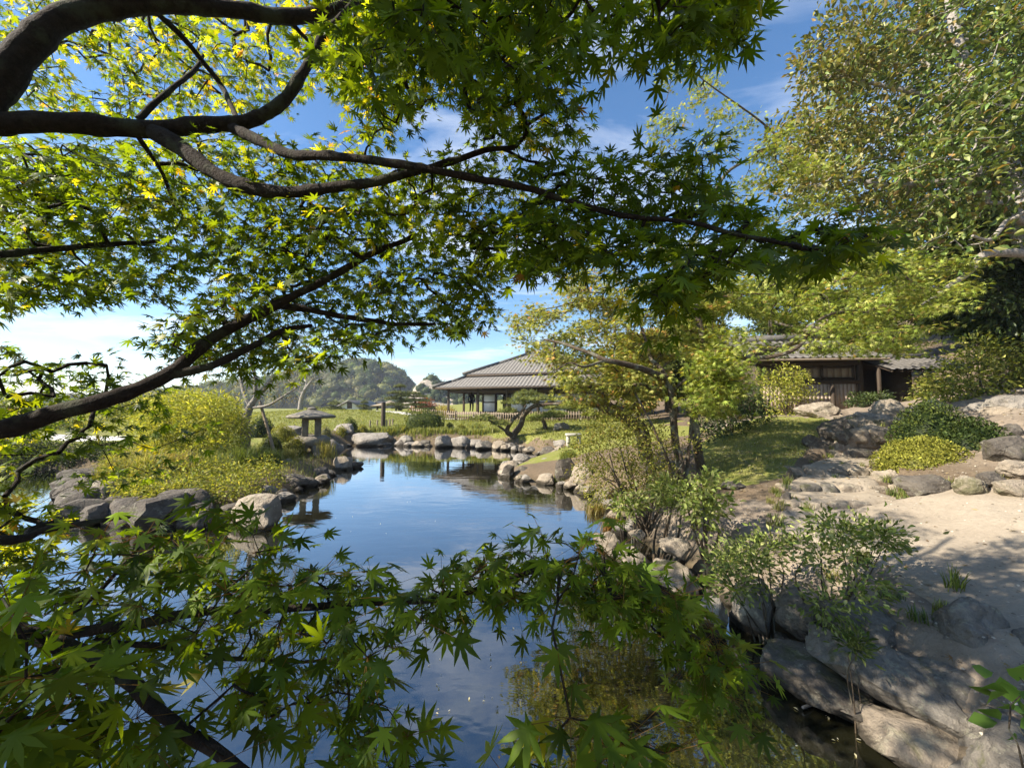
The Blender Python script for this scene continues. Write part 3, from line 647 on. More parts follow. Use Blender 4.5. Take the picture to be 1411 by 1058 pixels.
SKYGAPS = [(118,104,24), [(398,165),(425,118),(445,105),(470,125),(500,165),(490,185),(440,205),(405,195)], [(583,150),(612,128),(640,120),(645,185),(600,188)], (325,292,10), (215,378,14), (290,225,9), (565,392,12), (185,440,16),
           [(690,392),(770,400),(760,440),(720,470),(680,455),(668,410)], [(150,440),(235,418),(225,478),(180,500),(60,498),(70,455)], (505,205,8), (560,90,6), (640,340,6), (270,330,8), (520,440,14), (585,415,10), [(820,90),(900,82),(970,115),(935,150),(900,176),(826,190),(812,140)]]
GR = [(.072, .120, .009), (.105, .158, .012), (.045, .080, .007)]; YL = [(.23, .28, .018), (.16, .225, .014), (.34, .31, .025)]; OR = (.36, .17, .03)
REG = [  # patch, spacing px, depths, share of yellowing leaves, leaf size
 ([(-40,-30),(440,-30),(530,30),(520,70),(470,120),(400,150),(330,165),(0,165),(-40,160)], 14, (2.5, 4.2), .5, .053),
 ([(60,20),(420,40),(400,140),(200,160),(140,110)], 24, (3.2, 4.6), .62, .053),
 ([(-60,195),(190,195),(330,290),(320,350),(230,400),(120,420),(-60,430)], 12.5, (1.7, 2.9), .16, .053),
 ([(180,190),(330,185),(480,220),(560,235),(660,215),(770,280),(800,390),(700,365),(660,400),(640,300),(480,300),(330,290)], 13, (1.55, 2.15), .28, .043),
 ([(330,290),(640,280),(690,370),(672,400),(675,440),(600,456),(520,455),(440,505),(350,522),(260,505),(200,465),(300,400)], 12, (1.6, 2.2), .18, .044),
 ([(430,-30),(800,-30),(765,100),(795,140),(795,185),(700,210),(640,190),(640,110),(560,170),(480,215),(440,150)], 12.5, (1.45, 2.1), .3, .042),
 ([(680,225),(830,220),(920,205),(985,190),(1000,220),(985,265),(1060,300),(1020,330),(960,305),(800,305),(760,275)], 16, (1.3, 1.8), .06, .053),
 ([(430,-40),(1050,-40),(1035,30),(1010,60),(960,80),(905,85),(850,60),(800,90),(730,110),(640,95),(560,90),(470,110),(440,60)], 22, (.95, 1.5), .03, .053),
 ([(880,-20),(1045,-20),(1030,40),(1000,65),(940,60),(890,40)], 20, (.85, 1.2), .0, .050),
 ([(715,285),(1000,320),(1190,308),(1205,330),(1165,370),(1070,362),(975,378),(948,440),(910,445),(880,370),(790,368),(730,378),(705,355)], 15, (1.12, 1.62), .05, .052),
 ([(885,375),(945,380),(940,445),(912,450),(885,415)], 22, (1.05, 1.3), .0, .05),
 ([(-60,460),(60,500),(160,500),(240,515),(230,550),(60,590),(-60,600)], 18, (1.9, 2.7), .10, .052),
 ([(-60,530),(40,560),(60,610),(-60,640)], 22, (2.2, 3.0), .6, .052),
 ([(-60,600),(190,560),(300,590),(270,640),(150,690),(90,660),(-60,640)], 28, (1.8, 2.6), .16, .050),
 ([(-60,675),(60,690),(95,735),(40,790),(-60,800)], 17, (1.5, 2.0), .5, .050),
 ([(460,455),(540,425),(650,430),(640,452),(560,468),(490,482)], 14, (1.7, 2.2), .06, .053),
 ([(170,720),(300,705),(390,738),(470,768),(520,800),(630,800),(650,850),(560,885),(515,940),(440,925),(330,920),(100,915),(-40,815),(60,755)], 36, (.82, 1.25), .04, .048),
 ([(-60,780),(100,900),(170,960),(280,1040),(250,1090),(-60,1090)], 42, (.6, .95), .03, .056),
 ([(300,930),(520,950),(560,1000),(590,1060),(480,1075),(420,1010),(300,990)], 38, (.85, 1.2), .03, .053),
 ([(590,800),(660,765),(740,742),(840,760),(915,805),(990,870),(1025,920),(1030,970),(1000,985),(960,945),(925,895),(865,855),(760,832),(660,835)], 21, (.95, 1.3), .02, .046),
 ([(640,1020),(760,985),(880,985),(960,1020),(980,1080),(640,1080)], 52, (.62, .8), .03, .053),
]
allC = []; meta = []
for poly, sp_, dr, yl, sz in REG:
    near = dr[0] < 1.0 and np.mean([p[1] for p in poly]) > 600
    c = sample_px(poly, sp_ * (.93 if near else 1.0), dr, SKYGAPS)
    allC.append(c); meta += [(yl, sz, near)] * len(c)
# unseen crown over and behind the camera, added to shade near leaves
def blob(n, c, r): 
    p = rnd_dir(n) * (R.random((n, 1)) ** .4) * r + c; x, y, dd = project(p); vis = (dd > .1) & (x > -70) & (x < 1480) & (y > -60) & (y < 1120); return p[~vis]
for c, r, n in [((-2.2, .15, 3.0), (1.5, .9, .7), 240), ((-1.4, .5, 4.3), (1.5, .9, .6), 260), ((-4.0, 1.6, 3.4), (1.5, 1.3, 1.0), 50), ((.5, -.2, 3.4), (1.4, .9, .5), 90), ((-2.9, .7, 2.3), (1.1, .8, .5), 130), ((-.5, .9, 4.1), (1.2, .6, .5), 180)]:
    q_ = blob(n, np.array(c), np.array(r)); allC.append(q_); meta += [(.1, .07, False)] * len(q_)
# the boughs are bare on the underside: no spray grows in front of them
C = np.vstack(allC); lp_ = np.vstack(limb_pts[1:9]); lx, ly, ld = project(lp_); cx, cy_, cd = project(C); keep = np.ones(len(C), bool)
for i in range(len(C)):
    if -60 < cx[i] < 1470 and cy_[i] < 640 and cd[i] > .3:
        dd_ = np.hypot(lx - cx[i], ly - cy_[i]); j = int(dd_.argmin())
        if dd_[j] < 22 and cd[i] < ld[j] + .12:                 # it grows above and behind the bough instead
            s_ = (ld[j] + R.uniform(.2, .6)) / cd[i]; C[i] = (C[i] - (0, 0, CAM_Z)) * s_ + (0, 0, CAM_Z)
C = C[keep]; meta = [m_ for m_, k_ in zip(meta, keep) if k_]
ya = np.array([m_[0] for m_ in meta]); sa = np.array([m_[1] for m_ in meta]); na_ = np.array([m_[2] for m_ in meta])
A, cnt, root = prim(limb, C, 1.3)
limb_twigs(limb_obs, np.repeat(np.arange(len(limb_pts)), [len(q) for q in limb_pts]), A, C, cnt, root, .0013, .011, 4)
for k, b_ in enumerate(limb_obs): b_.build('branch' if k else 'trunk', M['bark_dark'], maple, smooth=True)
D = unit(C - A + np.array([0, 0, 1e-4]))
mb = MB()
for near in (False, True):
    s = na_ == near; per = 9 if near else 9
    Cs, Ds = C[s], D[s]; n = len(Cs) * per
    t_ = np.tile(np.linspace(-.1, 1, per), len(Cs)); sd_ = np.tile(([1, -1] * 5)[:per], len(Cs))
    c = np.repeat(Cs, per, 0); d = np.repeat(Ds * (1, 1, .6), per, 0); d = unit(d + R.standard_normal((n, 3)) * .25)
    side = unit(np.cross(d, np.array([0, 0, 1.0]) + R.standard_normal((n, 3)) * .15))
    ln = .15 if not near else .13
    pos = c + d * (t_[:, None] - .35) * ln + side * sd_[:, None] * R.uniform(.015, .05, (n, 1)) + R.standard_normal((n, 3)) * (.022, .022, .018)
    tip = d * .65 + side * sd_[:, None] * R.uniform(.3, 1.0, (n, 1)) + np.array([0, 0, -.42 if near else -.3]) + R.standard_normal((n, 3)) * .22
    nrm = np.array([0, 0, 1.0]) + R.standard_normal((n, 3)) * (.42 if near else .5)
    # leaves face the light and, at the crown's edge, outwards: lean the blades a little towards the open water
    nrm = nrm + np.array([.0, -.45, 0]) * R.random((n, 1))
    yl = np.repeat(ya[s], per); isy = (R.random(n) < yl)[:, None]
    col = np.where(isy, mixcol(YL + [OR], n, .25, [3, 4, 2, .25]), mixcol(GR, n, .25) * (1.12 if near else 1.0))
    place(mb, LEAF7, pos, tip, nrm, np.repeat(sa[s], per) * R.uniform(.5, 1.2, n), col, (-.4, 3.2))
    # leaf stalks of the nearest sprays
    if near:
        for a_, b_ in zip(c[::1], pos[::1]): tube(mb, [a_, b_], [.0007, .0006], 3, (.16, .1, .03), caps=False)
mb.build('foliage', M['maple_leaf'], maple)
print('maple leaves', mb.n)
# ------------------------------------------------------------------ buildings
def roof_slope(mb, p0, e, s, L, Ls, xl, xr, rib=.28, row=.26, amp=.035):
    """tiled slope: p0 eave corner, e along the eave, s up the slope (unit), xl / xr the hip lines as functions of the way up"""
    e = np.asarray(e, float); s = np.asarray(s, float); n = unit(np.cross(e, s)); n = n if n[2] > 0 else -n
    us = np.arange(0, L + .001, rib / 6); vs = []; hs = []
    k = 0
    while k * row < Ls - .01:
        v0, v1 = k * row, min((k + 1) * row, Ls); vs += [v0, v1 - .004]; hs += [.022, 0]; k += 1
    vs = np.array(vs); hs = np.array(hs); V = []
    prof = amp * (np.clip(np.cos(us / rib * 2 * np.pi), -.25, 1) + .25)
    for v, h in zip(vs, hs):
        x = np.clip(us, xl(v), xr(v)); V.append(p0 + x[:, None] * e + v * s + (prof + h)[:, None] * n)
    m_ = len(us); i = np.arange(len(vs) - 1)[:, None] * m_; j = np.arange(m_ - 1)[None]
    q = np.stack([i + j, i + j + 1, i + m_ + j + 1, i + m_ + j], -1).reshape(-1, 4); V = np.vstack(V)
    keep = (np.linalg.norm(V[q[:, 0]] - V[q[:, 1]], axis=1) + np.linalg.norm(V[q[:, 2]] - V[q[:, 3]], axis=1)) > .01
    mb.add(V, q[keep], tuple([1.0] * 3))
al = rad(18); E = np.array([math.cos(al), -math.sin(al), 0]); N = np.array([math.sin(al), math.cos(al), 0])
c0 = W(597, 534.5, 29.0); ze = c0[2]; zg = .92
pav = empty('pavilion', (c0[0] + 6, c0[1] + 4, zg), 'long wooden villa with grey tiled double hip roof behind the far lawn', 'house')
def L_(u, v, z): return np.array([c0[0], c0[1], 0]) + u * E + v * N + np.array([0, 0, z])
LL, DP = 14.0, 12.0
def hip(name, ins, z, L, D, rise, run, part_mat=M['tile']):
    mb = MB(); Ls = math.hypot(rise, run); k = run / Ls
    for (p0, e, s, ll) in ((L_(ins, ins, z), E, N, L), (L_(ins, ins + D, z), -N, E, D), (L_(ins + L, ins, z), N, -E, D), (L_(ins + L, ins + D, z), -E, -N, L)):
        sv = unit(s * run + np.array([0, 0, rise])); roof_slope(mb, p0, e, sv, ll, Ls, lambda v: v * k, lambda v, ll=ll: ll - v * k)
    return mb.build(name, part_mat, pav)
lower = hip('lower_roof', 0, ze, LL, DP, .98, 2.05); z1 = ze + .98
i2 = 1.75; ur = (DP - 2 * i2) / 2; upper = hip('upper_roof', i2, z1 + .10, LL - 2 * i2, DP - 2 * i2, 2.05, ur)
mb = MB(); zr = z1 + .10 + 2.05
beam(mb, L_(i2 + ur - .3, i2 + ur, zr + .12), L_(LL - i2 - ur + .3, i2 + ur, zr + .12), .26, .34)
for u0 in (i2 + ur - .35, LL - i2 - ur + .35): box(mb, L_(u0, i2 + ur, zr + .22), (.3, .34, .5), -al, bev=.05)
mb.build('ridge', M['tile_dark'], upper)
def hipline(par, pts, w_, h_):
    mb = MB(); P = [np.array(p) + np.array([0, 0, .08]) for p in pts]
    for a_, b_ in zip(P[:-1], P[1:]): beam(mb, a_, b_, w_, h_)
    mb.build('hip_ridge', M['tile_dark'], par)
for (su, sv) in ((0, 0), (1, 0), (0, 1), (1, 1)):
    def cr(i, z): return L_(i if not su else LL - i, i if not sv else DP - i, z)
    hipline(lower, [cr(-.05, ze + .02), cr(1.0, ze + .47), cr(2.0, z1)], .2, .2)
    hipline(upper, [cr(i2 - .1, z1 + .1), cr(i2 + ur * .5, z1 + .1 + 1.02), cr(i2 + ur, zr)], .22, .24)
mb = MB()
for a_, b_ in (((0, 0), (LL, 0)), ((LL, 0), (LL, DP)), ((LL, DP), (0, DP)), ((0, DP), (0, 0))):
    beam(mb, L_(*a_, ze - .045), L_(*b_, ze - .045), .05, .12); 
    beam(mb, L_(i2 + (a_[0] > 0) * -2 * i2 + a_[0] * 1.0, i2 + (a_[1] > 0) * -2 * i2 + a_[1], z1 + .03), L_(i2 + (b_[0] > 0) * -2 * i2 + b_[0], i2 + (b_[1] > 0) * -2 * i2 + b_[1], z1 + .03), .06, .14)
mb.build('eaves', M['wood_dark'], pav)
mb = MB()                                   # boarded underside of the eaves
mb.add([L_(.08, .08, ze - .06), L_(LL - .08, .08, ze - .06), L_(LL - .08, DP - .08, ze - .06), L_(.08, DP - .08, ze - .06), L_(3, 3, ze + .28), L_(LL - 3, 3, ze + .28), L_(LL - 3, DP - 3, ze + .28), L_(3, DP - 3, ze + .28)],
       [(0, 1, 5, 4), (1, 2, 6, 5), (2, 3, 7, 6), (3, 0, 4, 7), (4, 5, 6, 7)]); mb.build('soffit', M['wood_dark'], pav)
zf = zg + .5
mb = MB(); box(mb, L_(LL / 2, DP / 2, zf - .06), (LL - 1.5, DP - 1.5, .12), -al); mb.build('floor', M['wood_brown'], pav)
for u0 in np.arange(1.0, LL, 2.0):
    for v0 in (1.0, DP - 1.0): mb = MB(); box(mb, L_(u0, v0, zg + .15), (.3, .3, .55), -al); mb.build('footing', M['stone'], pav)
for (u0, v0) in [(.85, .85), (.85, 3.6), (.85, 6.4), (.85, 9.0), (3.3, .85), (5.6, .85), (7.9, .85), (10.2, .85), (12.5, .85)]:
    mb = MB(); box(mb, L_(u0, v0, (zf + ze) / 2), (.15, .15, ze - zf - .02), -al, bev=.01); mb.build('post', M['wood_dark'], pav)
mb = MB(); beam(mb, L_(.85, .85, ze - .24), L_(LL - .85, .85, ze - .24), .1, .2); beam(mb, L_(.85, .95, ze - .24), L_(.85, DP - .85, ze - .24), .1, .2); mb.build('lintel', M['wood_dark'], pav)
# rooms: screens of white paper between dark posts, small wall above
ua, ub, va, vb = 3.2, LL - 1.9, 2.0, DP - 2
mb = MB()
for (a_, b_) in (((ua, va), (ub, va)), ((ua, va), (ua, vb)), ((ua, vb), (ub, vb)), ((ub, va), (ub, vb))):
    pa, pb = L_(*a_, 0), L_(*b_, 0); beam(mb, pa + (0, 0, ze - .15), pb + (0, 0, ze - .15), .08, .5)
mb.build('upper_wall', M['wood_dark'], pav)
def screens(a_, b_, n, skip=()):
    pa, pb = L_(*a_, 0), L_(*b_, 0); d = unit(pb - pa); l = np.linalg.norm(pb - pa) / n; ang = math.atan2(d[1], d[0])
    for k in range(n):
        c = pa + d * l * (k + .5)
        if k in skip: continue
        f = MB()
        for s in (-1, 1): box(f, c + d * s * (l / 2 - .05) + (0, 0, (zf + ze) / 2 - .2), (.1, .09, ze - zf - .44), ang)
        for zz in (zf + .06, zf + .8, ze - .45): box(f, c + (0, 0, zz), (l - .2, .07, .09), ang)
        fo = f.build('screen_frame', M['wood_dark'], pav)
        g = MB(); box(g, c + (0, 0, (zf + ze) / 2 - .2), (l - .2, .03, ze - zf - .5), ang); g.build('screen', M['paper'], fo)
screens((ua, va), (ub, va), 8, (1,)); screens((ua, vb), (ua, va), 5, (2,)); screens((ub, va), (ub, vb), 5); screens((ua, vb), (ub, vb), 8, (2, 3))

# picket fence in front of the villa
def picket(pts, h, label, step=.16):
    P = np.array([(x, y, hz(x, y)) for x, y in pts]); fn = empty('picket_fence', P[0], label, 'fence')
    pk = MB(); rl = MB(); po = MB()
    for a_, b_ in zip(P[:-1], P[1:]):
        d = b_ - a_; l = np.linalg.norm(d[:2]); an = math.atan2(d[1], d[0]); n = int(l / step)
        for k in range(n):
            c = a_ + d * (k + .5) / n; box(pk, c + (0, 0, h * .52 + R.uniform(-.02, .02)), (.055, .03, h), an)
        for zz in (.28, .8): beam(rl, a_ + (0, .035, h * zz), b_ + (0, .035, h * zz), .04, .05)
        for k in range(0, int(l / 1.8) + 1): c = a_ + d * min(1, k * 1.8 / l); box(po, c + (0, .09, h * .5), (.09, .09, h * 1.15), an)
    pk.build('pickets', M['bamboo'], fn); rl.build('rails', M['bamboo'], fn); po.build('posts', M['wood_dark'], fn); return fn
picket([L_(-.6, -1.9, 0)[:2], L_(3.0, -2.2, 0)[:2], L_(6.5, -2.3, 0)[:2], L_(12.5, -2.4, 0)[:2]], .62, 'low bamboo picket fence running along the lawn in front of the tiled villa')

# hut on the right, behind the steps
ah = rad(6); EH = np.array([math.cos(ah), -math.sin(ah), 0]); NH = np.array([math.sin(ah), math.cos(ah), 0])
h0 = W(1187, 568, 13.6); zh = hz(h0[0], h0[1]) - .02
def S_(u, v, z): return np.array([h0[0], h0[1], 0]) + u * EH + v * NH + np.array([0, 0, z])
hut = empty('wooden_hut', S_(-2.4, 1.5, zh), 'low plank walled wooden hut with grey tiled roof at the top of the steps', 'hut')
ez = W(1150, 493, 13.2)[2]; LH = 3.4
mb = MB()
k0 = 0
for u0 in np.arange(-LH + .07, -.1, .13): box(mb, S_(u0, .0, zh + .48), (.1285, .035, .96), -ah, col=tuple([R.uniform(.92, 1.06)] * 3))
box(mb, S_(-LH / 2, .03, zh + .47), (LH - .1, .02, .92), -ah, col=(.7, .65, .6)); mb.build('plank_wall', M['wood_grey'], hut)
mb = MB(); box(mb, S_(-LH / 2, .0, zh + 1.03), (LH, .13, .13), -ah, bev=.01); box(mb, S_(-LH / 2, .02, ez - .12), (LH, .12, .16), -ah); mb.build('rail', M['wood_dark'], hut)
mb = MB()
for u0 in np.arange(-LH + .13, -.1, .24): box(mb, S_(u0, .10, (zh + 1.1 + ez - .2) / 2), (.2385, .03, ez - zh - 1.3), -ah, col=tuple([R.uniform(.9, 1.08)] * 3))
bp = mb.build('board_panel', M['wood_brown'], hut)
mb = MB()
for u0 in (-.62, -1.65, -3.3): box(mb, S_(u0 + .45, .05, (zh + 1.1 + ez - .2) / 2), (.06, .06, ez - zh - 1.32), -ah)
for zz in (zh + 1.16, ez - .27): box(mb, S_(-LH / 2, .045, zz), (LH - .3, .05, .07), -ah)
mb.build('panel_frame', M['wood_dark'], bp)
for u0 in (0.02, -LH): mb = MB(); box(mb, S_(u0, .02, (zh + ez) / 2), (.15, .15, ez - zh), -ah, bev=.012); mb.build('post', M['wood_dark'], hut)
mb = MB(); P = S_(-1.0, -.14, zh); tube(mb, [P + (0, 0, -.1), P + (0, 0, .5), P + (0, 0, .98)], [.07, .07, .07], 10); mb.build('log_post', M['wood_dark'], hut, smooth=True)
mb = MB()
for u0 in (-LH, .05): box(mb, S_(u0, 1.6, (zh + ez) / 2 + .15), (.06, 3.1, ez - zh + .3), -ah)
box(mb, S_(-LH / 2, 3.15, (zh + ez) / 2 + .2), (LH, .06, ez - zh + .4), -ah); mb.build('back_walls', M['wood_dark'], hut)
mb = MB(); rs = unit(NH * 2.3 + np.array([0, 0, .98])); roof_slope(mb, S_(-LH - .5, -.62, ez - .02), EH, rs, LH + .95, 2.5, lambda v: 0, lambda v: 99, .24, .24, .032)
rs2 = unit(-NH * 2.3 + np.array([0, 0, .98])); roof_slope(mb, S_(.45, 3.98, ez - .02), -EH, rs2, LH + .95, 2.5, lambda v: 0, lambda v: 99, .24, .24, .032)
rf = mb.build('roof', M['tile'], hut)
mb = MB(); top = S_(-LH - .5, -.62, ez) + rs * 2.5; beam(mb, top + (0, 0, .08), top + EH * (LH + .95) + (0, 0, .08), .24, .26); mb.build('ridge', M['tile_dark'], rf)
mb = MB(); tube(mb, [S_(-LH - .5, -.68, ez - .07), S_(.45, -.68, ez - .07)], [.045, .045], 8, (.9, .9, .9)); mb.build('gutter', M['wood_brown'], rf)
mb = MB()
for u0 in np.arange(-LH - .4, .4, .45): beam(mb, S_(u0, -.58, ez - .06), S_(u0, 1.6, ez + .82), .05, .07)
mb.build('rafters', M['wood_dark'], rf)
mb = MB()
mb.add([S_(-LH - .46, -.55, ez - .025), S_(.42, -.55, ez - .025), S_(.42, 1.68, ez + .92), S_(-LH - .46, 1.68, ez + .92), S_(.42, 3.9, ez - .025), S_(-LH - .46, 3.9, ez - .025)], [(0, 1, 2, 3), (3, 2, 4, 5)]); mb.build('roof_boards', M['wood_dark'], rf)
# porch beside the hut
gz_ = W(1240, 511, 12.9)[2]; gt = empty('gate_porch', S_(1.15, .6, zh), 'dark open porch with its own small tiled roof adjoining the plank hut', 'porch')
mb = MB(); rs = unit(NH * 1.3 + np.array([0, 0, .5])); roof_slope(mb, S_(.12, -1.05, gz_), EH, rs, 2.5, 1.45, lambda v: 0, lambda v: 99, .24, .22, .032)
rs2 = unit(-NH * 1.3 + np.array([0, 0, .5])); roof_slope(mb, S_(2.62, 1.55, gz_), -EH, rs2, 2.5, 1.45, lambda v: 0, lambda v: 99, .24, .22, .032)
rf = mb.build('roof', M['tile'], gt)
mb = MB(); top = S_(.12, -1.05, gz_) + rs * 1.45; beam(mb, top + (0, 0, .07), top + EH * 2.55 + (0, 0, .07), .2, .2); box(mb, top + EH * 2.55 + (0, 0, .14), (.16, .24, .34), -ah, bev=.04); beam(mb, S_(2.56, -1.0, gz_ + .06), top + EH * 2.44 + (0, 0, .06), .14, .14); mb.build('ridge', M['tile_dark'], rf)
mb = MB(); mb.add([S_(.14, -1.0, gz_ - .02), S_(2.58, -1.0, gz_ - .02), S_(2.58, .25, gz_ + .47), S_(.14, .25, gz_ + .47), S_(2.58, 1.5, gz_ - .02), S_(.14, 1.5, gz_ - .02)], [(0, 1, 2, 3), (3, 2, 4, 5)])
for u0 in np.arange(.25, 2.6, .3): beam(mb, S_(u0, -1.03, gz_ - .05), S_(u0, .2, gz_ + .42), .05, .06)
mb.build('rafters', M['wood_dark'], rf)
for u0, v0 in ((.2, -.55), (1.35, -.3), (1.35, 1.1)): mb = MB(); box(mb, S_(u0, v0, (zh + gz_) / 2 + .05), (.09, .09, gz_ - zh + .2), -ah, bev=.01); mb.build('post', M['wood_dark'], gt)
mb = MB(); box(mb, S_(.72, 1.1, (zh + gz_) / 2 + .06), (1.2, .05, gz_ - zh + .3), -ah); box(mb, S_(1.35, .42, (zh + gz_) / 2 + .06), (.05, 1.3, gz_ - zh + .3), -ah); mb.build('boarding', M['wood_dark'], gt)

# ------------------------------------------------------------------ stone lantern
lx = W(429, 600, 12.3); lan = empty('stone_lantern', (lx[0], lx[1], .12), 'wide capped snow viewing stone lantern on rocks at the tip of the left bank', 'lantern')
def lathe(mb, c, prof, k, ph=0.0, irr=.0, col=(1, 1, 1)):
    V = []; wob = 1 + irr * R.standard_normal(k)
    for r, z in prof:
        for j in range(k): a_ = ph + j * 2 * np.pi / k; V.append((c[0] + r * wob[j] * math.cos(a_), c[1] + r * wob[j] * math.sin(a_), c[2] + z))
    f = [(i * k + j, i * k + (j + 1) % k, (i + 1) * k + (j + 1) % k, (i + 1) * k + j) for i in range(len(prof) - 1) for j in range(k)]
    mb.add(V, f + [tuple(range(k))[::-1], tuple(range((len(prof) - 1) * k, len(prof) * k))], col)
LC = np.array([lx[0], lx[1], 0.0])
for a_ in (rad(200), rad(320), rad(80), rad(260)):
    mb = MB(); d = np.array([math.cos(a_), math.sin(a_), 0]); P = catmull([LC + d * .62 + (0, 0, .05), LC + d * .56 + (0, 0, .35), LC + d * .42 + (0, 0, .6), LC + d * .2 + (0, 0, .76)], 5)
    tube(mb, P, np.linspace(.13, .17, len(P)), 8, jit=.06); mb.build('leg', M['stone'], lan, smooth=True)
mb = MB(); lathe(mb, LC, [(.42, .66), (.54, .72), (.54, .88), (.44, .97)], 8, .3, .03); mb.build('platform', M['stone'], lan)
mb = MB()
for sx in (-1, 1):
    for sy in (-1, 1): box(mb, LC + (sx * .18 * .887 - sy * .18 * .462, sx * .18 * .462 + sy * .18 * .887, 1.24), (.19, .19, .58), .48, bev=.02)
box(mb, LC + (0, 0, 1.51), (.5, .5, .07), .48, bev=.02); mb.build('light_box', M['stone'], lan)
mb = MB(); lathe(mb, LC, [(.30, 1.53), (.66, 1.53), (.71, 1.575), (.67, 1.62), (.48, 1.68), (.26, 1.76), (.12, 1.80)], 12, .2, .05); cap = mb.build('roof', M['stone'], lan)
mb = MB(); lathe(mb, LC, [(.12, 1.795), (.15, 1.825), (.12, 1.86), (.05, 1.88)], 8, 0, .04); mb.build('finial', M['stone'], cap)

# small cut stone bench on the far right bank
g = G(797, 617, .45); bn_ = empty('stone_bench', g, 'small pale cut stone bench by the far shore under the leaning pine', 'bench')
mb = MB(); box(mb, g + (-.18, 0, .46), (.52, .3, .09), .1, bev=.015); mb.build('slab', M['stone_pale'], bn_)
for dx_ in (-.36, .02): mb = MB(); box(mb, g + (dx_, .02, .17), (.09, .22, .49), .1, bev=.012); mb.build('leg', M['stone_pale'], bn_)

# prop and stakes of the young tree by the lantern, dark post, marker posts
p0 = G(436 - 3, 633, .45); p0[2] = hz(p0[0], p0[1]) - .1
pr_b = W(383, 634, 10.6); pr_b[2] = hz(pr_b[0], pr_b[1]) - .15; pr_t = W(358, 553, 10.9)
mb = MB(); tube(mb, [pr_b, (pr_b + pr_t) / 2 + (0, 0, .02), pr_t], [.045, .042, .038], 8); tag(mb.build('wooden_prop', M['bamboo'], loc=pr_b, smooth=True), 'leaning bamboo prop supporting the bare pale trunked tree near the lantern', 'prop')
q0 = W(343, 612, 10.7); q0[2] = hz(q0[0], q0[1]) - .1
mb = MB(); tube(mb, [q0, q0 + (0, 0, .5), q0 + (.01, 0, 1.0)], [.045, .04, .04], 8); tag(mb.build('wooden_stake', M['bamboo'], loc=q0, smooth=True), 'short upright grey stake beside the pale trunk of the bare tree', 'stake')
g = W(528, 583, 21.5); g[2] = hz(g[0], g[1]); mb = MB(); hpo = 1.32
tube(mb, [g + (0, 0, -.1), g + (0, 0, .6), g + (0, 0, hpo)], [.12, .118, .115], 10); tag(mb.build('dark_post', M['wood_dark'], loc=g, smooth=True), 'thick dark upright timber post standing on the far lawn mound', 'post')
first = None
for k, (px_, py_) in enumerate([(510, 584), (520, 584), (533, 581), (537, 583), (541, 584)]):
    g = W(px_, py_, 21.0 + k * .25); g[2] = hz(g[0], g[1])
    if first is None:
        mb = MB(); tube(mb, [(0, 0, -.08), (0, 0, .2), (0, 0, .36)], [.045, .045, .045], 8); first = mb.build('marker_post', M['wood_brown'], loc=(0, 0, 0), smooth=True); ob = first
    else: ob = first.copy(); COL.objects.link(ob)
    ob.location = tuple(g); tag(ob, 'short brown marker post at the edge of the far gravel walk', 'post', 'marker posts by the gravel walk')

# far houses beyond the lawn
def gable(px0, px1, pyb, pyr, d, depth, label, wall, roofm, ov=.5, name='house', cat='house', ang=0.0):
    a_ = W(px0, pyb, d); b_ = W(px1, pyb, d); zb = min(hz(a_[0], a_[1]), a_[2]) - .3; zr_ = W(px0, pyr, d)[2]; wd = b_[0] - a_[0]; c = (a_ + b_) / 2
    rt = empty(name, (c[0], c[1], zb), label, cat); eave = zr_ - wd * .26
    m_ = MB(); x0_, x1_, y0_, y1_ = a_[0], b_[0], d, d + depth; xm = c[0]
    m_.add([(x0_, y0_, zb), (x1_, y0_, zb), (x1_, y0_, eave), (xm, y0_, zr_ - .1), (x0_, y0_, eave), (x0_, y1_, zb), (x1_, y1_, zb), (x1_, y1_, eave), (xm, y1_, zr_ - .1), (x0_, y1_, eave)],
           [(0, 1, 2, 3, 4), (9, 8, 7, 6, 5), (1, 6, 7, 2), (5, 0, 4, 9)]); m_.build('wall', wall, rt)
    m_ = MB(); s = (zr_ - eave) / (wd / 2)
    for sg in (-1, 1):
        e0 = np.array([xm + sg * (wd / 2 + ov), y0_ - ov, eave - s * ov]); t0 = np.array([xm, y0_ - ov, zr_]); th = np.array([0, 0, .18]); dy_ = np.array([0, depth + 2 * ov, 0])
        m_.add([e0, t0, t0 + dy_, e0 + dy_, e0 + th, t0 + th, t0 + dy_ + th, e0 + dy_ + th], [(0, 1, 2, 3), (4, 7, 6, 5), (0, 4, 5, 1), (3, 2, 6, 7), (0, 3, 7, 4)])
    m_.build('roof', roofm, rt)
    m_ = MB(); box(m_, (xm, y0_ - .03, (zb + eave) / 2 + .6), (wd * .3, .06, 1.0)); m_.build('window', M['wood_dark'], rt)
    return rt
gable(470, 493, 566, 552.5, 62, 9, 'low cream gabled house with a grey roof beyond the far lawn', M['wall_white'], M['tile'])
hs = gable(492, 545, 565, 554, 75, 8, 'long low grey roofed building half hidden by pruned pines on the horizon', M['wood_brown'], M['tile'])
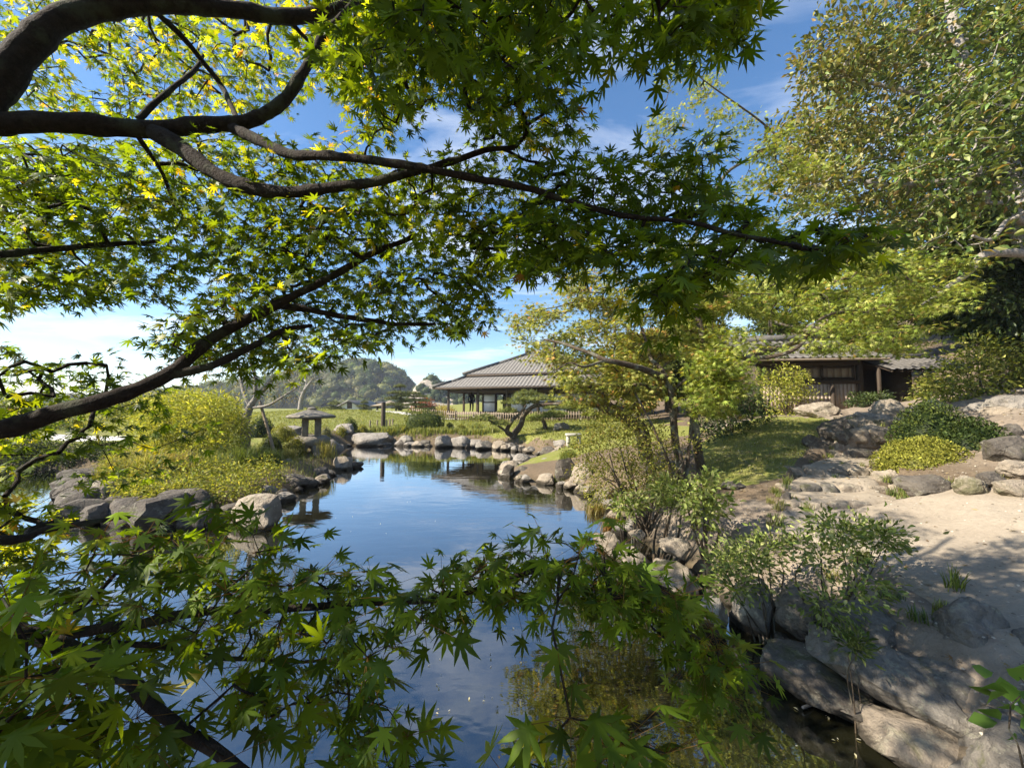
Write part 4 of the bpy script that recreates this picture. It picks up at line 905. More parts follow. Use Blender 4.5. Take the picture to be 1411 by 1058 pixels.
# thatched rest shelter
g = W(537, 566, 42); g[2] = hz(g[0], g[1]); sh = empty('rest_shelter', g, 'small open garden shelter with a broad low thatched roof', 'shelter'); zt = W(537, 553, 42)[2]; zE = W(537, 559, 42)[2]
mb = MB(); lathe(mb, (g[0], g[1], 0), [(1.9, zE - .05), (2.2, zE), (1.2, zE + .22), (.35, zt - .02), (.1, zt + .1)], 10, .2, .03); mb.build('roof', M['thatch'], sh)
for sx in (-1, 1):
    for sy in (-1, 1): mb = MB(); tube(mb, [(g[0] + sx, g[1] + sy, g[2] - .2), (g[0] + sx, g[1] + sy, zE + .1)], [.11, .11], 8); mb.build('post', M['wood_dark'], sh)
mb = MB(); box(mb, (g[0], g[1] + .3, g[2] + .3), (1.4, .5, .5)); mb.build('seat', M['wood_dark'], sh)
# white apartment block far off behind the bare tree
g = W(440, 560, 190); ap = empty('apartment_block', (g[0], g[1], 1.0), 'pale high apartment block far away behind the bare trees', 'building'); zt = W(440, 527, 190)[2]; wd = 30 * 190 / F
mb = MB(); box(mb, (g[0], g[1], zt / 2), (wd, 9, zt + 2)); bd = mb.build('wall', M['wall_white'], ap)
for k in range(5):
    for j in range(5): mb = MB(); box(mb, (g[0] - wd * .38 + j * wd * .19, g[1] - 4.53, 2.2 + k * (zt - 2) / 5), (wd * .12, .1, 1.3)); mb.build('window', M['tile_dark'], ap)
# ------------------------------------------------------------------ other trees and shrubs
COVER = {'shrub': 3.2, 'tree': 3.0}
def plant(name, label, cat, base, limbs, C, tpl, per, spread, size, cols, mt, wood, w=None, group=None, tw=(.003, .02, 4), tilt=.5, droop=.25, flatten=.5, jit=.25, zf=1.3, first='trunk', other='branch', fol='foliage', sides=9, nup=1.0, sub=None, twg=True, cov=1.0):
    rt = empty(name, base, label, cat, group); lp = []; lo_ = []
    for k, (P, r0, r1) in enumerate(limbs):
        P = catmull(P, 5); b_ = MB(); tube(b_, P, np.linspace(r0, r1, len(P)), sides, jit=.05); lo_.append(b_); lp.append(P)
    S = np.vstack(lp); C = np.asarray(C)
    if len(C):
        Cs = C if sub is None else C[R.permutation(len(C))[:sub]]
        A, cnt, root = prim(S, Cs, zf)
        if twg: limb_twigs(lo_, np.repeat(np.arange(len(lp)), [len(q) for q in lp]), A, Cs, cnt, root, tw[0], tw[1], tw[2])
        if sub is None: D = C - A
        else:
            ctr = S[-1]; D = C - C.mean(0)
        if per:
            per = leaf_count(C, tpl, size, COVER.get(cat, 2.0) * cov)
            mb = MB(); foliage(mb, tpl, C, unit(D + 1e-5), per, spread, size, cols, w, tilt, droop, flatten, jit, nup); mb.build(fol, mt, rt)
    for k, b_ in enumerate(lo_): b_.build(first if k == 0 else other, wood, rt, smooth=True)
    return rt
# --- maple with the dark twisted trunk by the right bank
OLV = [(.20, .228, .045), (.285, .30, .07), (.115, .147, .026), (.38, .37, .12), (.38, .18, .07)]
WO = [4, 4, 3, 2.2, .7]
dA = 5.9; bA = W(940, 652, dA); bA[2] = hz(bA[0], bA[1]) - .08
limA = [([bA, W(937, 640, 5.9), W(931, 612, 5.95), W(927, 567, 6.0), W(924, 538, 6.0), W(917, 520, 6.0), W(911, 508, 6.1), W(897, 494, 6.3), W(890, 470, 6.6), W(880, 440, 6.8)], .068, .022),
        ([W(918, 522, 6.0), W(900, 514, 5.8), W(878, 506, 5.6), W(850, 499, 5.5), W(834, 496, 5.5), W(815, 487, 5.6), W(797, 481, 5.7), W(775, 473, 5.9), W(750, 468, 6.1)], .055, .016),
        ([W(918, 533, 6.0), W(900, 536, 5.9), W(884, 529, 5.8), W(860, 532, 5.9), W(830, 530, 6.0), W(800, 534, 6.1)], .03, .01),
        ([W(925, 540, 6.0), W(950, 520, 6.4), W(975, 505, 6.8), W(1000, 485, 7.1)], .035, .012),
        ([W(834, 496, 5.5), W(805, 505, 5.5), W(785, 500, 5.5), W(765, 510, 5.6)], .02, .008),
        ([bA + (.04, .02, .02), W(950, 612, 5.95), W(955, 560, 6.2), W(968, 505, 6.6), W(990, 470, 7.0)], .032, .01), ([bA + (-.04, 0, .02), W(915, 622, 5.8), W(893, 575, 5.8), W(868, 530, 5.9), W(845, 505, 6.0)], .028, .009)]
CA = np.vstack([sample_px([(702,466),(712,440),(760,398),(800,385),(870,400),(900,470),(900,540),(850,530),(800,545),(770,520),(720,480)], 16, (5.8, 8.2), [(905, 505, 10)], .85),
                sample_px([(760,520),(850,500),(900,520),(890,560),(830,560),(790,560)], 19, (5.8, 6.9), (), .6),
                sample_px([(780,395),(880,380),(990,400),(1010,480),(930,500),(880,460)], 18, (6.2, 8.2), (), .8), sample_px([(800,350),(890,325),(985,335),(1000,400),(880,400),(790,395)], 19, (6.4, 8.0), (), .7)])
CA = clumps(CA, 6, .26, .3)
plant('maple_tree', 'olive leaved maple with a dark crooked trunk and low left boughs on the right bank', 'tree', bA, limA, CA, LEAF5, 11, .12, .068, OLV, M['leaf'], M['bark_brown'], WO, cov=1.35, tw=(.003, .016, 4), flatten=.35, tilt=.5, droop=.3)
# --- second maple, forked, pale boughs reaching right
bB = W(967, 648, 6.5); bB[2] = hz(bB[0], bB[1]) - .08
limB = [([bB, W(961, 616, 6.5), W(956, 567, 6.6), W(960, 530, 6.6), W(974, 500, 6.6), W(969, 470, 6.7), W(955, 400, 6.9), W(950, 350, 7.0), W(975, 290, 7.2), W(1000, 240, 7.4), W(1040, 215, 7.6), W(1080, 188, 7.8)], .078, .02),
        ([W(974, 502, 6.6), W(1000, 494, 6.5), W(1030, 490, 6.5), W(1067, 481, 6.6), W(1100, 471, 6.7), W(1140, 452, 6.9), W(1185, 435, 7.2), W(1230, 415, 7.6), W(1290, 395, 8.0)], .06, .016),
        ([W(1020, 492, 6.5), W(1060, 492, 6.3), W(1100, 478, 6.2), W(1130, 440, 6.3), W(1170, 428, 6.4), W(1200, 432, 6.5)], .04, .012),
        ([W(1075, 191, 7.8), W(1045, 165, 7.7), W(1010, 140, 7.6), W(975, 115, 7.5), W(945, 90, 7.5)], .022, .008),
        ([W(957, 415, 6.9), W(935, 390, 7.2), W(925, 360, 7.4), W(900, 330, 7.8)], .03, .012)]
CB = np.vstack([sample_px([(905,180),(925,100),(985,70),(1030,80),(1035,140),(1100,180),(1170,270),(1140,330),(1010,340),(950,290)], 25, (6.8, 8.6), [(960, 180, 20), (1055, 165, 16), (985, 130, 16)], .58),
                sample_px([(960,400),(1100,345),(1230,345),(1330,355),(1335,400),(1290,440),(1250,490),(1170,485),(1100,475),(1010,500),(975,470)], 18, (6.0, 8.6), (), .75),
                sample_px([(995,470),(1020,500),(1010,530),(985,570),(950,560),(965,520)], 12, (5.3, 6.0), (), .9),
                sample_px([(920,380),(1000,350),(1060,380),(1000,470),(930,470)], 19, (6.6, 8.2), (), .8)])
CB = clumps(CB, 6, .30, .28)
plant('maple_tree', 'taller forked maple with yellow green sprays reaching right towards the wooden hut', 'tree', bB, limB, CB, LEAF5, 11, .13, .07, [(.195, .26, .042), (.285, .33, .07), (.12, .17, .026), (.38, .39, .12), (.34, .21, .07)], M['leaf'], M['bark_brown'], [4, 4, 3, 2.4, .5], cov=1.0, tw=(.003, .016, 4), flatten=.35, tilt=.5, droop=.35)
# --- big broadleaved tree filling the right side
bM = np.array([11.3, 7.4, hz(11.3, 7.4) - .2])
limM = [([bM, bM + (.1, .1, 2.0), W(1420, 330, 8.0), W(1385, 230, 8.4), W(1350, 150, 8.8), W(1320, 60, 9.2), W(1300, -40, 9.6)], .34, .07),
        ([W(1425, 350, 7.9), W(1360, 350, 7.8), W(1335, 375, 7.7), W(1300, 400, 7.6), W(1270, 420, 7.6)], .10, .02),
        ([W(1385, 235, 8.4), W(1300, 250, 8.6), W(1220, 255, 8.9), W(1150, 240, 9.2), W(1090, 225, 9.5)], .10, .018),
        ([W(1350, 150, 8.8), W(1270, 130, 9.0), W(1200, 115, 9.2), W(1130, 100, 9.4)], .08, .018),
        ([W(1420, 320, 8.0), W(1395, 300, 7.6), W(1365, 330, 7.3), W(1340, 325, 7.1)], .07, .02),
        ([W(1155, 240, 9.2), W(1120, 265, 9.0), W(1095, 300, 8.9), W(1060, 315, 8.8)], .04, .012),
        ([W(1320, 60, 9.2), W(1240, 40, 9.4), W(1170, 30, 9.6)], .06, .015)]
CM = np.vstack([sample_px([(1055,200),(1090,120),(1130,60),(1190,-10),(1300,-40),(1330,60),(1280,180),(1260,300),(1160,310),(1085,280)], 27, (8.2, 10.8), [(1150, 180, 12), (1195, 168, 10), (1120, 208, 12), (1235, 135, 9), (1090, 165, 8)], .62),
                sample_px([(1240,330),(1260,200),(1310,40),(1330,-40),(1500,-40),(1500,330),(1410,345),(1345,330),(1300,370)], 25, (7.2, 10.5), (), .85)])
CM = np.vstack([clumps(CM, 9, .62, .75), clumps(sample_px([(1075,210),(1110,120),(1180,30),(1230,-30),(1500,-30),(1500,330),(1300,350),(1170,300)], 34, (10.5, 12.8), [(1150, 180, 12), (1195, 168, 10), (1120, 208, 12)], .8), 9, .8, .8)])
px_, py_, _ = project(CM); brn = (px_ < 1180 + 90 * R.standard_normal(len(px_)))
rt = plant('broadleaf_tree', 'huge sunlit evergreen with large glossy leaves and pale bare boughs filling the upper right', 'tree', bM, limM, CM, OVAL, 0, .2, .15, OLV, M['glossy_leaf'], M['bark_grey'], tw=(.004, .05, 5))
mb = MB()
foliage(mb, OVAL, CM[brn], unit(R.standard_normal((brn.sum(), 3)) + (-.4, -.3, .6)), leaf_count(CM[brn], OVAL, .17, 2.8), .19, .17, [(.15, .165, .045), (.21, .205, .065), (.26, .195, .075), (.10, .13, .03), (.29, .27, .11)], [3, 3, 2, 3, 1.5], .6, .1, .8, .3)
foliage(mb, OVAL, CM[~brn], unit(R.standard_normal(((~brn).sum(), 3)) + (-.4, -.3, .6)), leaf_count(CM[~brn], OVAL, .17, 3.6), .2, .17, [(.095, .15, .035), (.15, .195, .05), (.06, .10, .022), (.24, .25, .085), (.24, .15, .05)], [4, 4, 3, 1.6, .8], .6, .1, .8, .3)
mb.build('foliage', M['glossy_leaf'], rt)
# --- shaded evergreen under it and trees on the slope behind
def crown_tree(base, h, rx, rz, label, cols, leaf=.16, cov=1.2, n=260, per=12, name='evergreen_tree', w=None, mt='leaf', wood='bark_brown', spread=None, cat='tree', group=None, tpl=OVAL, trunk_r=.2, lean=(0, 0)):
    base = np.array([base[0], base[1], hz(base[0], base[1]) - .1]); top = base + (lean[0], lean[1], h); ctr = base + (lean[0] * .7, lean[1] * .7, h - rz)
    p = rnd_dir(n); rr_ = (R.random((n, 1)) ** .33) * (1 + .22 * np.sin(3 * p[:, :1] * 2 + 5 * p[:, 2:] + base[0]) + .12 * np.sin(7 * p[:, 1:2] + base[1])); Cc = ctr + p * rr_ * (rx, rx, rz); Cc = Cc[Cc[:, 2] > base[2] + .15]
    lim = [([base, base + (lean[0] * .2, lean[1] * .2, h * .3), base + (lean[0] * .6 + .1, lean[1] * .6, h * .6), top - (0, 0, rz * .3)], trunk_r, trunk_r * .25)]
    for k in range(4):
        a_ = k * 1.6 + base[0]; lim.append(([base + (lean[0] * .3, lean[1] * .3, h * (.35 + .1 * k)), ctr + (math.cos(a_) * rx * .4, math.sin(a_) * rx * .4, rz * (-.2 + .12 * k)), ctr + (math.cos(a_) * rx * .75, math.sin(a_) * rx * .75, rz * (.1 + .12 * k))], trunk_r * .45, trunk_r * .1))
    return plant(name, label, cat, base, lim, Cc, tpl, per, spread or rx * .11, leaf, cols, M[mt], M[wood], w, group, tw=(.006, .05, 3), flatten=.6, tilt=.7, sub=min(n, 160), sides=7, cov=cov)
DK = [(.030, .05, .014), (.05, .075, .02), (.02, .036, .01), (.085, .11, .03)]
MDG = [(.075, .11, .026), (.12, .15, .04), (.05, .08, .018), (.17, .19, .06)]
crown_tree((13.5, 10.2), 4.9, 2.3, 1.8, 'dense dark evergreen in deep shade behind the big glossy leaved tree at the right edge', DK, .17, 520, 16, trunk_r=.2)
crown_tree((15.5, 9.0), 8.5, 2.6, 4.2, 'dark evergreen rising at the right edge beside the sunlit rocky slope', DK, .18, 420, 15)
crown_tree((13.5, 20), 6.8, 3.4, 3.4, 'mid green tree directly behind the tiled roof of the hut', MDG, .2, 420, 13)
crown_tree((19.5, 22), 8.5, 3.6, 3.8, 'broad green tree on the dry slope right of the hut', MDG, .22, 420, 13)
crown_tree((25, 21), 9.5, 4.2, 4.4, 'tall wooded crown high on the slope at the right', DK + MDG, .24, 420, 13)
crown_tree((9.3, 22), 6.8, 3.2, 3.2, 'rounded tree behind the two bank maples, left of the hut', MDG, .2, 380, 13)
crown_tree((5.6, 17.5), 4.6, 2.0, 2.0, 'small olive tree between the villa and the bank maples', OLV, .14, 300, 13)
crown_tree((10.5, 26), 9.0, 4.0, 4.5, 'large pale green tree far behind the bank maples', MDG + [(.22, .21, .09)], .24, 380, 13)
bE = np.array([13.9, 9.6, hz(13.9, 9.6) - .1])
CE = clumps(sample_px([(1318,300),(1360,240),(1500,230),(1500,470),(1410,465),(1345,445),(1318,390)], 24, (8.6, 10.6), (), .95), 8, .5, .7)
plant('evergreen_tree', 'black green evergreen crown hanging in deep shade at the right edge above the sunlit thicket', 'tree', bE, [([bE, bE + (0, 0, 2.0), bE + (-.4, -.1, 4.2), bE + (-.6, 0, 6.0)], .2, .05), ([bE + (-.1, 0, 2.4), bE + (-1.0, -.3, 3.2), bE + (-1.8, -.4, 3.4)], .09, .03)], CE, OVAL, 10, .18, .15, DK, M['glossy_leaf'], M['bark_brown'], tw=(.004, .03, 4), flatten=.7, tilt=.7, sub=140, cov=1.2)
# --- bare pale tree by the lantern
bC = W(340, 612, 10.9); bC[2] = hz(bC[0], bC[1]) - .08
limC = [([bC, W(338, 590, 10.9), W(341, 572, 10.9), W(346, 558, 10.9), W(356, 545, 10.9), W(372, 525, 10.8), W(392, 500, 10.8), W(405, 470, 10.8)], .125, .03),
        ([W(345, 560, 10.9), W(335, 540, 11.0), W(330, 510, 11.2), W(320, 470, 11.3)], .06, .02), ([W(352, 548, 10.9), W(352, 520, 10.7), W(345, 490, 10.6), W(350, 450, 10.5)], .055, .018),
        ([W(348, 562, 10.9), W(370, 558, 10.6), W(392, 545, 10.4), W(415, 530, 10.3)], .04, .014), ([W(338, 575, 10.9), W(320, 560, 11.1), W(305, 548, 11.2), W(290, 540, 11.2)], .035, .012)]
CC = np.vstack([sample_px([(290,540),(275,480),(300,420),(350,395),(400,405),(430,450),(432,520),(410,552),(370,560)], 10, (9.8, 12), (), .8)])
plant('bare_cherry_tree', 'nearly leafless tree with pale trunk, propped by a leaning pole near the lantern', 'tree', bC, limC, CC, OVAL, 2, .15, .05, [(.16, .15, .1), (.24, .2, .12), (.12, .13, .05)], M['leaf'], M['bark_grey'], tw=(.0045, .03, 4), zf=.8, cov=.14)
bD = W(413, 573, 28); bD[2] = hz(bD[0], bD[1]) - .1
limD = [([bD, bD + (.1, 0, 1.0), bD + (.35, 0, 1.7), bD + (.8, .2, 2.5)], .2, .06), ([bD + (.2, 0, 1.3), bD + (-.5, 0, 1.9), bD + (-1.2, .2, 2.6)], .1, .04), ([bD + (.2, 0, 1.4), bD + (.2, .4, 2.2), bD + (0, .5, 3.0)], .09, .03)]
CD = bD + (0.1, 0, 2.6) + rnd_dir(140) * (R.random((140, 1)) ** .4) * (2.6, 2.0, 1.2)
plant('bare_cherry_tree', 'small wide bare tree on the far lawn before the white apartment block', 'tree', bD, limD, CD[CD[:, 2] > bD[2] + 1.4], OVAL, 0, .1, .08, OLV, M['leaf'], M['bark_grey'], tw=(.008, .04, 3))
# --- feathery yellow-green bush on the left bank
YG = [(.23, .255, .03), (.30, .305, .05), (.15, .185, .025), (.37, .35, .10)]
def bush(base, C, label, cols, tpl=LANCE, per=12, spread=.1, leaf=.06, name='shrub', mt='leaf', w=None, stems=7, sr=.018, group=None, tilt=.8, droop=.15, cat='shrub', flatten=.8, sub=None, tw=(.002, .012, 3), wood='bark_brown', nup=.6, jit=.25, cov=1.0):
    base = np.array(base, float); C = np.asarray(C); lim = []
    idx = R.permutation(len(C))[:stems]
    for k in idx:
        t_ = C[k]; m_ = base * .5 + t_ * .5 + np.array([0, 0, .04 * np.linalg.norm(t_ - base)]) + R.standard_normal(3) * .05
        lim.append(([base + R.standard_normal(3) * (.04, .04, 0), m_, base * .15 + t_ * .85], sr, sr * .4))
    return plant(name, label, cat, base, lim, C, tpl, per, spread, leaf, cols, M[mt], M[wood], w, group, tw=tw, flatten=flatten, tilt=tilt, droop=droop, first='stem', other='stem', sides=6, sub=sub, nup=nup, jit=jit, cov=cov)
def base_at(px, py, d): p = W(px, py, d); p[2] = hz(p[0], p[1]) - .04; return p
GRN_ = [(.085, .115, .025)]
bush(base_at(262, 618, 10.2), sample_px([(188,600),(190,560),(225,545),(270,540),(315,548),(338,580),(330,612),(300,628),(220,630)], 6.5, (9.3, 11.2), (), .9), 'feathery yellow green bush on the left bank below the dark maple bough', [(.27, .31, .035), (.36, .37, .06), (.18, .22, .03), (.42, .41, .12)], LANCE, 12, .12, .10, stems=12, cov=1.5)
bush(base_at(165, 660, 9.0), sample_px([(135,690),(140,650),(170,620),(220,620),(240,650),(230,690),(180,700)], 7, (8.3, 9.4), (), .8), 'pale yellowish undergrowth at the left end of the left bank', YG + [(.28, .24, .12)], LANCE, 10, .09, .07, stems=8)
bush(base_at(60, 590, 17), sample_px([(-60,600),(-40,560),(20,550),(80,565),(130,580),(150,612),(40,620)], 8, (15, 19), (), .8), 'broad light green shrub on the far left shore', YG + MDG, OVAL, 12, .2, .14, stems=8)
bush(base_at(180, 575, 22), sample_px([(120,600),(130,560),(170,545),(230,548),(260,570),(250,600)], 7, (20, 24), (), .8), 'distant pale green shrub behind the feathery bush', YG + MDG, OVAL, 12, .22, .16, stems=6)
g_ = GH(262, 685); bush((g_[0], g_[1], g_[2] - .04), sample_ground([(138,702),(146,655),(235,640),(330,640),(380,652),(388,668),(330,698),(240,708)], 7.5, .04, .34, .85), 'low pale green ground cover spreading over the near slope of the left bank', YG + [(.2, .22, .07), (.12, .16, .035)], OVAL, 10, .09, .06, stems=16, sr=.008, cov=.9)
g_ = GH(50, 640); bush((g_[0], g_[1], g_[2]), clumps(sample_ground([(-90,648),(-90,628),(60,628),(150,628),(160,640),(130,646)], 9, .15, .5), 3, .18, .7), 'low dark shaded hedge along the far left shore', DK + GRN_, OVAL, 10, .12, .09, stems=10, cov=1.2)
# --- shrubs round the bank maples
bush(base_at(890, 662, 5.6), sample_px([(800,655),(790,620),(815,585),(860,575),(920,590),(960,610),(955,650),(920,680),(860,690),(820,690)], 9, (5.3, 6.5), [(927,570,12),(930,600,13),(936,630,12),(943,648,10),(957,590,10),(961,620,10)], .66), 'large loose yellow green azalea round the foot of the crooked maple', [(.22, .225, .04), (.29, .275, .065), (.13, .155, .028), (.30, .19, .08)], OVAL, 14, .10, .046, stems=14, w=[4, 3, 3, .7], cov=.85)
bush(base_at(1010, 605, 9.4), sample_px([(960,610),(965,560),(1000,530),(1040,535),(1062,570),(1058,600),(1010,612)], 8, (8.6, 10), (), .85), 'dark glossy green shrub on the lawn behind the forked maple', DK + [(.09, .13, .05)], OVAL, 13, .11, .085, mt='glossy_leaf', stems=8)
bush(base_at(1085, 568, 12.6), sample_px([(1055,575),(1050,520),(1075,500),(1110,510),(1120,545),(1100,560),(1080,575)], 7, (12, 13), (), .6), 'thin upright sapling with light green leaves against the plank wall', YG, OVAL, 8, .12, .09, stems=9, cov=.6)
bush(base_at(1203, 572, 12.0), sample_px([(1172,555),(1180,545),(1222,542),(1230,555),(1205,565)], 5, (11.6, 12.4), (), .9), 'small dark leaved shrub in front of the dark porch', DK, OVAL, 12, .09, .08, mt='glossy_leaf', stems=6)
bush(base_at(1285, 545, 12.6), sample_px([(1262,555),(1266,522),(1288,515),(1302,545),(1292,560)], 6, (12.2, 13.2), (), .9), 'bright green leafy shrub right of the dark porch', MDG + YG, OVAL, 12, .12, .09, stems=6)
bush(base_at(1350, 520, 9.2), sample_px([(1275,560),(1290,520),(1320,480),(1370,465),(1411,480),(1450,500),(1450,540),(1380,540),(1320,560)], 8, (8.6, 10), (), .85), 'sunlit light green thicket along the top of the rocky slope', MDG + YG, OVAL, 13, .14, .11, stems=10)
# --- plants on the right bank near the water
LG = [(.21, .27, .06), (.28, .33, .10), (.14, .19, .04), (.34, .34, .15)]
def near_bush(px, py, d, polys, label, cols, per, sp, leaf, tpl=LANCE, **kw):
    C = np.vstack([sample_px(p, s_, dr, (), kp) for p, s_, dr, kp in polys]); return bush(base_at(px, py, d), C, label, cols, tpl, per, sp, leaf, **kw)
near_bush(975, 738, 4.15, [([(938,690),(945,668),(975,655),(1000,672),(1000,695),(985,715),(968,735),(955,715)], 8, (4.0, 4.5), .8)], 'upright light green shrub casting a shadow on the bare bank', LG, 12, .06, .075, tpl=OVAL, stems=7, cov=1.3)
near_bush(905, 690, 4.7, [([(900,690),(905,662),(938,655),(950,685),(925,700)], 8, (4.5, 5.0), .8)], 'bushy green plant between the azalea and the bare bank', MDG + LG, 10, .05, .06, stems=5)
near_bush(868, 706, 4.9, [([(845,690),(870,678),(893,685),(885,703),(858,710)], 7, (4.7, 5.1), .9)], 'low bright green rosette plant at the waterline of the right bank', LG, 9, .05, .075, tpl=OVAL, stems=4)
near_bush(1145, 812, 2.95, [([(1078,748),(1120,712),(1160,710),(1205,735),(1190,770),(1150,790),(1100,775)], 19, (2.75, 3.25), .62), ([(1205,735),(1232,738),(1215,752)], 14, (2.9, 3.1), .8), ([(1120,800),(1200,790),(1230,850),(1170,870),(1110,840)], 22, (2.5, 2.9), .6)], 'sprawling thin azalea with pale green leaf tips between the path and the water', LG + [(.10, .14, .04)], 9, .065, .046, tpl=OVAL, stems=14, cov=1.5, sr=.008, tw=(.0013, .006, 3))
near_bush(1055, 790, 3.2, [([(980,800),(985,765),(1030,745),(1080,740),(1095,760),(1050,775),(1060,815),(1010,830)], 15, (3.05, 3.45), .66)], 'low spreading azalea at the brink of the right bank', LG + [(.09, .12, .04)], 9, .065, .045, tpl=OVAL, cov=1.5, stems=9, sr=.008, tw=(.0013, .006, 3))
near_bush(1172, 915, 2.38, [([(1158,870),(1185,868),(1198,895),(1180,905),(1160,890)], 15, (2.3, 2.45), .9)], 'small rosette of green leaves growing from a crack in the shaded boulders', MDG, 8, .025, .05, stems=3, sr=.005, tw=(.001, .004, 3))
near_bush(1250, 870, 2.75, [([(1225,855),(1262,850),(1258,880),(1235,885)], 18, (2.65, 2.8), .9)], 'tiny green sprig in a joint of the boulders beside the path', MDG, 7, .02, .04, stems=3, sr=.004, tw=(.001, .003, 3))
near_bush(1450, 1010, 1.5, [([(1366,945),(1400,930),(1440,935),(1450,1000),(1400,1040),(1380,1000)], 26, (1.4, 1.6), .85)], 'round leaved green plant overhanging the boulder in the bottom right corner', [(.11, .20, .035), (.16, .26, .05)], 4, .03, .075, tpl=ROUND, stems=4, sr=.006, tw=(.0015, .005, 4), tilt=.6)

# ------------------------------------------------------------------ clipped shrubs
def dome(px, py, wpx, hpx, z, label, cols, leaf=.05, group=None, d=None, name='clipped_shrub', boxy=2.0, n=None, depth=1.0, w=None, cat='shrub'):
    g = GH(px, py) if d is None else W(px, py, d); dd = g[1]; rx = wpx * dd / F / 2; h = hpx * dd / F; ry = rx * depth
    g = np.array([g[0] * (dd + ry) / dd, dd + ry * .8, g[2] - .06]); h = h + .06
    n = n or int(min(5200, 260 + 3.0 * (rx * h * 4) / leaf ** 2)); p = rnd_dir(n * 2); p = p[p[:, 2] > -.15][:n]; n = len(p)
    sup = (np.abs(p[:, 0]) ** boxy + np.abs(p[:, 1]) ** boxy + np.abs(p[:, 2]) ** boxy) ** (-1 / boxy)
    wob = 1 + .05 * np.sin(4 * p[:, 0] + g[0]) * np.sin(5 * p[:, 1]) + .06 * np.sin(9 * p[:, 0] + 7 * p[:, 2] + g[1])
    q = p * (sup * wob * (1 - .16 * R.random(n) ** 2))[:, None]; pos = g + q * (rx, ry, h); nrm = unit(p / (rx, ry, h))
    mb = MB(); place(mb, OVAL, pos, unit(nrm * .6 + R.standard_normal((n, 3)) * .8 + (0, 0, .4)), nrm + R.standard_normal((n, 3)) * .6, R.uniform(.7, 1.25, n) * leaf, mixcol(cols, n, .3, w))
    # solid core under the leaves, in a darker leaf colour
    import bmesh
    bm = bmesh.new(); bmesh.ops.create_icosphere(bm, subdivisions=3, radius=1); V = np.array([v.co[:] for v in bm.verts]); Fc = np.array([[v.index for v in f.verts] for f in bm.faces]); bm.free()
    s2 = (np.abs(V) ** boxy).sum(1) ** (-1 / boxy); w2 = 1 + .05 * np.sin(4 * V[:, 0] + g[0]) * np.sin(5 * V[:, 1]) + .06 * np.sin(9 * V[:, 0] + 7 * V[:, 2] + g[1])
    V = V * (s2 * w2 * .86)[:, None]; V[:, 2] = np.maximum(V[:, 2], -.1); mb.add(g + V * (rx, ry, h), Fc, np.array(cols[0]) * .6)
    return tag(mb.build(name, M['leaf'], loc=g), label, cat, group)
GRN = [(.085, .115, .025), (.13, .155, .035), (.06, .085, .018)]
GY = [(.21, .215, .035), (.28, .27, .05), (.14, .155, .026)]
dome(586, 594, 54, 27, .70, 'long square cut dark green hedge block on the far bank', GRN, .085, boxy=6, depth=.5, name='clipped_hedge', cat='hedge')
dome(484, 594, 19, 18, .62, 'round bright clipped bush on the far bank, right of the lantern roof', GRN, .06)
dome(471, 605, 18, 17, .5, 'round clipped bush between lantern and long pale boulder', GY, .055)
dome(500, 598, 15, 12, .6, 'flattish clipped bush above the long pale far boulder', GY, .06)
dome(449, 600, 14, 12, .55, 'pale grey green cushion shrub just behind the lantern', [(.2, .21, .11), (.27, .27, .15)], .055)
dome(620, 591, 11, 8, .72, 'tiny dark round bush right of the square hedge block', GRN, .06)
dome(636, 592, 12, 7, .72, 'tiny round bush beside the darker one on the far bank', GY, .06)
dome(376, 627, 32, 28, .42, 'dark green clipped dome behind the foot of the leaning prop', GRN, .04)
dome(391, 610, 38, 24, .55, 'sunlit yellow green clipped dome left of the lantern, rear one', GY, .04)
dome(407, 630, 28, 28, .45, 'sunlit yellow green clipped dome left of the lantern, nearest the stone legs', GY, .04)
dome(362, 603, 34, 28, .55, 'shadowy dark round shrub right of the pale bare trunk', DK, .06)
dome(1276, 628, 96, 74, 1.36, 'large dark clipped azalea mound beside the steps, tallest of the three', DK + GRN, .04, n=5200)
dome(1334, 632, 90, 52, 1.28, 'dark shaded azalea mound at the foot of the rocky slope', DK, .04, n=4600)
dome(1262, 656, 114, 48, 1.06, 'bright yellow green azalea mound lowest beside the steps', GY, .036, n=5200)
dome(430, 575, 60, 13, 1.5, 'wide low hedge cluster along the crest of the far lawn', GRN + GY, .14, d=34)
dome(487, 575, 24, 9, 1.3, 'low rounded shrub before the cream gabled house', GY, .14, d=36)
dome(512, 576, 26, 8, 1.1, 'pale flat shrub near the thatched shelter', GY, .13, d=32)
dome(596, 573, 26, 12, 1.1, 'dark rounded shrub below the red leaved bush near the visitors', DK, .13, d=38)

# ------------------------------------------------------------------ pines
PN = [(.095, .12, .028), (.15, .17, .04), (.065, .09, .02), (.20, .205, .055)]
def pads(mb, P, cols, tuft, dens=1.0):
    for (c, rx, ry, rz) in P:
        n = int(dens * (90 + 1.0 * rx * ry / tuft ** 2 * 7)); a_ = R.random(n) * 2 * np.pi; r = np.sqrt(R.random(n)); wob = 1 + .18 * np.sin(3 * a_ + c[0]) + .1 * np.sin(5 * a_)
        x, y = np.cos(a_) * r * wob, np.sin(a_) * r * wob; z = (1 - np.clip(r * r, 0, 1)) * R.uniform(-.2, 1, n)
        pos = c + np.stack([x * rx, y * ry, z * rz], 1); nr = unit(np.stack([x * .6, y * .6, np.ones(n)], 1) + R.standard_normal((n, 3)) * .35)
        place(mb, TUFT, pos, unit(np.cross(nr, rnd_dir(n))), nr, R.uniform(.7, 1.3, n) * tuft, mixcol(cols, n, .25))
